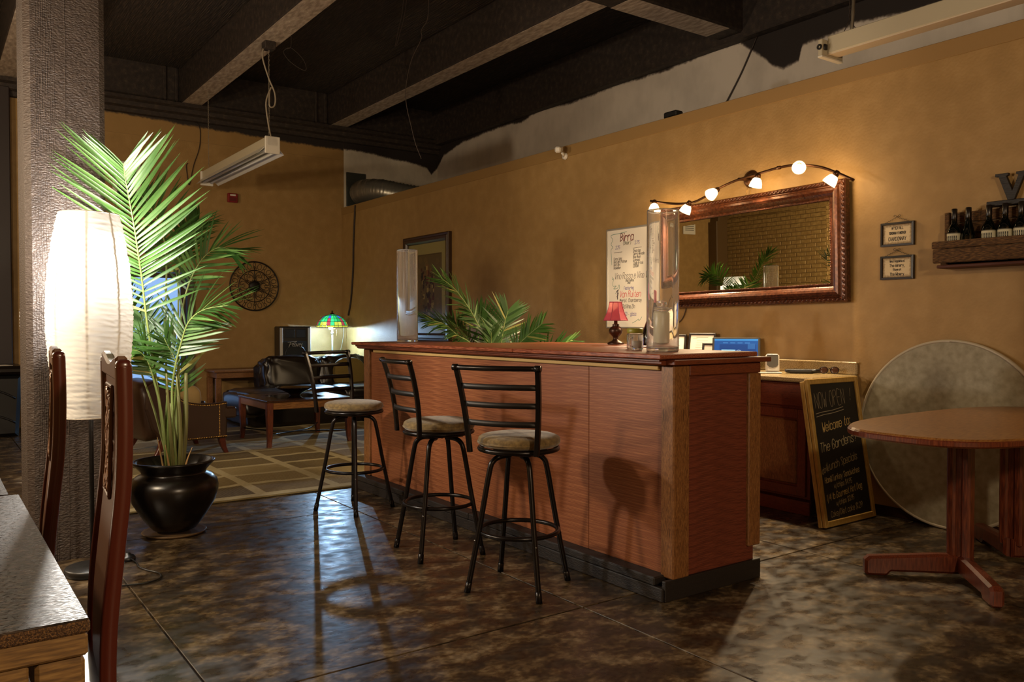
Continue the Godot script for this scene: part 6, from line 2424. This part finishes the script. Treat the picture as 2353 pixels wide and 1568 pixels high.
	picture_frame("small framed card between the certificate and the laptop", V(4.70, 0.874, -4.09), 0.13, 0.19, -1.1, 0.2, false)
	t = thing("laptop", "open laptop with a blue screen on the back counter", "laptop", V(4.66, 0.874, -3.83), -0.95)
	st = S()
	bx(st, V(0, 0.008, 0.02), V(0.33, 0.016, 0.22), 0.006)
	obj("keyboard_deck", st, mat(hex("8d8a86"), 0.35, 0.4), t)
	var L := Transform3D(Basis(V(1, 0, 0), -0.3), V(0, 0.016, -0.09))
	st = S()
	bx(st, L * V(0, 0.112, 0), V(0.335, 0.225, 0.012), 0.006, L.basis)
	var lid := obj("lid", st, mat(hex("3a3836"), 0.35), t)
	var im := Image.create(300, 190, false, Image.FORMAT_RGB8)
	im.fill(hex("1c3f7d"))
	im.fill_rect(Rect2i(0, 0, 300, 14), hex("2b66a8"))
	im.fill_rect(Rect2i(36, 40, 250, 130), hex("1a346c"))
	im.fill_rect(Rect2i(50, 80, 96, 80), hex("6fa9d6"))
	for i in 4:
		im.fill_rect(Rect2i(60 + i * 50, 28, 34, 4), hex("3f78ba"))
	im.fill_rect(Rect2i(230, 34, 50, 40), hex("244a86"))
	for c in [[168, 100, 18], [206, 106, 10], [232, 108, 11]]:
		for i in 40:
			dot(im, c[0] + c[2] * cos(i * TAU / 40), c[1] + c[2] * sin(i * TAU / 40), 2.0, Color(0.6, 0.75, 0.9, 0.8))
	var scr := board(im, 0.2)
	scr.emission_enabled = true
	scr.emission = Color.WHITE
	scr.emission_operator = BaseMaterial3D.EMISSION_OP_MULTIPLY
	scr.emission_texture = scr.albedo_texture
	scr.emission_energy_multiplier = 0.7
	st = S()
	face(st, L * V(-0.152, 0.212, 0.0068), L * V(0.152, 0.212, 0.0068), L * V(0.152, 0.02, 0.0068), L * V(-0.152, 0.02, 0.0068))
	obj("screen", st, scr, lid)
	var al := AreaLight3D.new()
	al.name = "screen_light"
	al.area_size = Vector2(0.3, 0.19)
	al.light_color = Color(0.35, 0.55, 1.0)
	al.light_energy = 0.006
	al.area_range = 8.0
	al.shadow_enabled = true
	al.transform = Transform3D(L.basis * Basis(V(0, 1, 0), PI), L * V(0, 0.115, 0.02))
	t.add_child(al)
	# on the counter's near end
	t = thing("desk_speaker", "small white upright speaker with a grey grille on the counter behind the bar's end", "speaker", V(4.63, 0.873, -3.49), -0.85)
	st = S()
	bx(st, V(0, 0.066, 0), V(0.088, 0.125, 0.04), 0.012, Basis(V(1, 0, 0), -0.16))
	obj("case", st, M.white, t)
	st = S()
	prism(st, PackedVector2Array([Vector2(-0.036, 0.12), Vector2(0.036, 0.12), Vector2(0.036, 0.05), Vector2(0.02, 0.036), Vector2(0, 0.031), Vector2(-0.02, 0.036), Vector2(-0.036, 0.05)]), 0.004, Transform3D(Basis(V(1, 0, 0), -0.16), V(0, 0.066, 0)) * Transform3D(Basis(), V(0, -0.064, 0.0215)), 0.001)
	obj("grille", st, mat(hex("57544f"), 0.6), t)
	st = S()
	bx(st, V(-0.02, 0.004, 0.01), V(0.16, 0.008, 0.09), 0.003)
	obj("foot_plate", st, mat(hex("9a958c"), 0.35, 0.4), t)
	t = thing("pouch", "long flat black pouch lying on the counter between the white speaker and the sunglasses", "pouch", V(4.76, 0.873, -3.36), -0.8)
	st = S(true)
	blob(st, V(0, 0.016, 0), V(0.1, 0.015, 0.035), 0.5, 0.35, Basis(), 28, 12, 0.08, noise(1.0, 3, 7))
	obj("bag", st, M.black, t)
	st = S(true)
	blob(st, V(0.09, 0.018, 0.01), V(0.035, 0.014, 0.03), 0.7, 0.5, Basis(), 16, 10, 0.15, noise(2.0, 3, 9))
	obj("flap", st, M.leather, t)
	t = thing("sunglasses", "pair of brown sunglasses on the counter's near end", "sunglasses", V(4.79, 0.874, -3.17), -0.75)
	for s: float in [-1, 1]:
		st = S(true)
		tube(st, circle(V(s * 0.034, 0.028, 0), 1.0, 20, V(0.027, 0, 0), V(0, 0.022, 0)), 0.0025, 6, true)
		obj("rim", st, M.iron, t)
		st = S(true)
		blob(st, V(s * 0.034, 0.028, 0), V(0.0262, 0.0212, 0.002), 1, 1, Basis(), 20, 8)
		obj("lens", st, mat(hex("4a2c24"), 0.08), t)
		st = S(true)
		tube(st, curve([V(s * 0.061, 0.035, 0), V(s * 0.066, 0.034, -0.01), V(s * 0.064, 0.024, -0.07), V(s * 0.06, 0.008, -0.11), V(s * 0.058, 0.003, -0.13)], 4), 0.0022, 5)
		obj("temple", st, M.iron, t)
	st = S(true)
	tube(st, curve([V(-0.008, 0.034, 0), V(0, 0.04, 0.002), V(0.008, 0.034, 0)], 4), 0.0024, 5)
	obj("bridge", st, M.iron, t)
	# black bin at the far left with a sheet of paper on it
	t = thing("storage_bin", "big black lidded bin against the back wall at the left edge of the picture", "bin", V(0.5, 0, -10.55))
	st = S()
	prism(st, PackedVector2Array([Vector2(-0.33, 0.0), Vector2(0.33, 0.0), Vector2(0.37, 0.66), Vector2(-0.37, 0.66)]), 0.62, Transform3D(), 0.04)
	obj("tub", st, M.black, t)
	st = S()
	bx(st, V(0, 0.71, 0), V(0.80, 0.09, 0.7), 0.03)
	obj("lid", st, M.gloss_black, t)
	for a in [[0.52, 0.22], [0.25, 0.2]]:
		st = S(true)
		var pts := []
		for i in 17:
			var u := -1.0 + i / 8.0
			pts.append(V(u * 0.3, a[0] - a[1] * 0.5 * u * u, 0.315))
		tube(st, pts, 0.012, 6)
		obj("moulded_arch", st, M.black, t)
	st = S()
	bx(st, V(0, 0, 0), V(0.3, 0.003, 0.2), 0.0, Basis(V(0, 1, 0), 0.3))
	var o := obj("paper_sheet", st, M.paper)
	o.position = V(0.62, 0.758, -10.42)
	tag(o, "white sheet of paper lying on the black bin's lid", "paper")
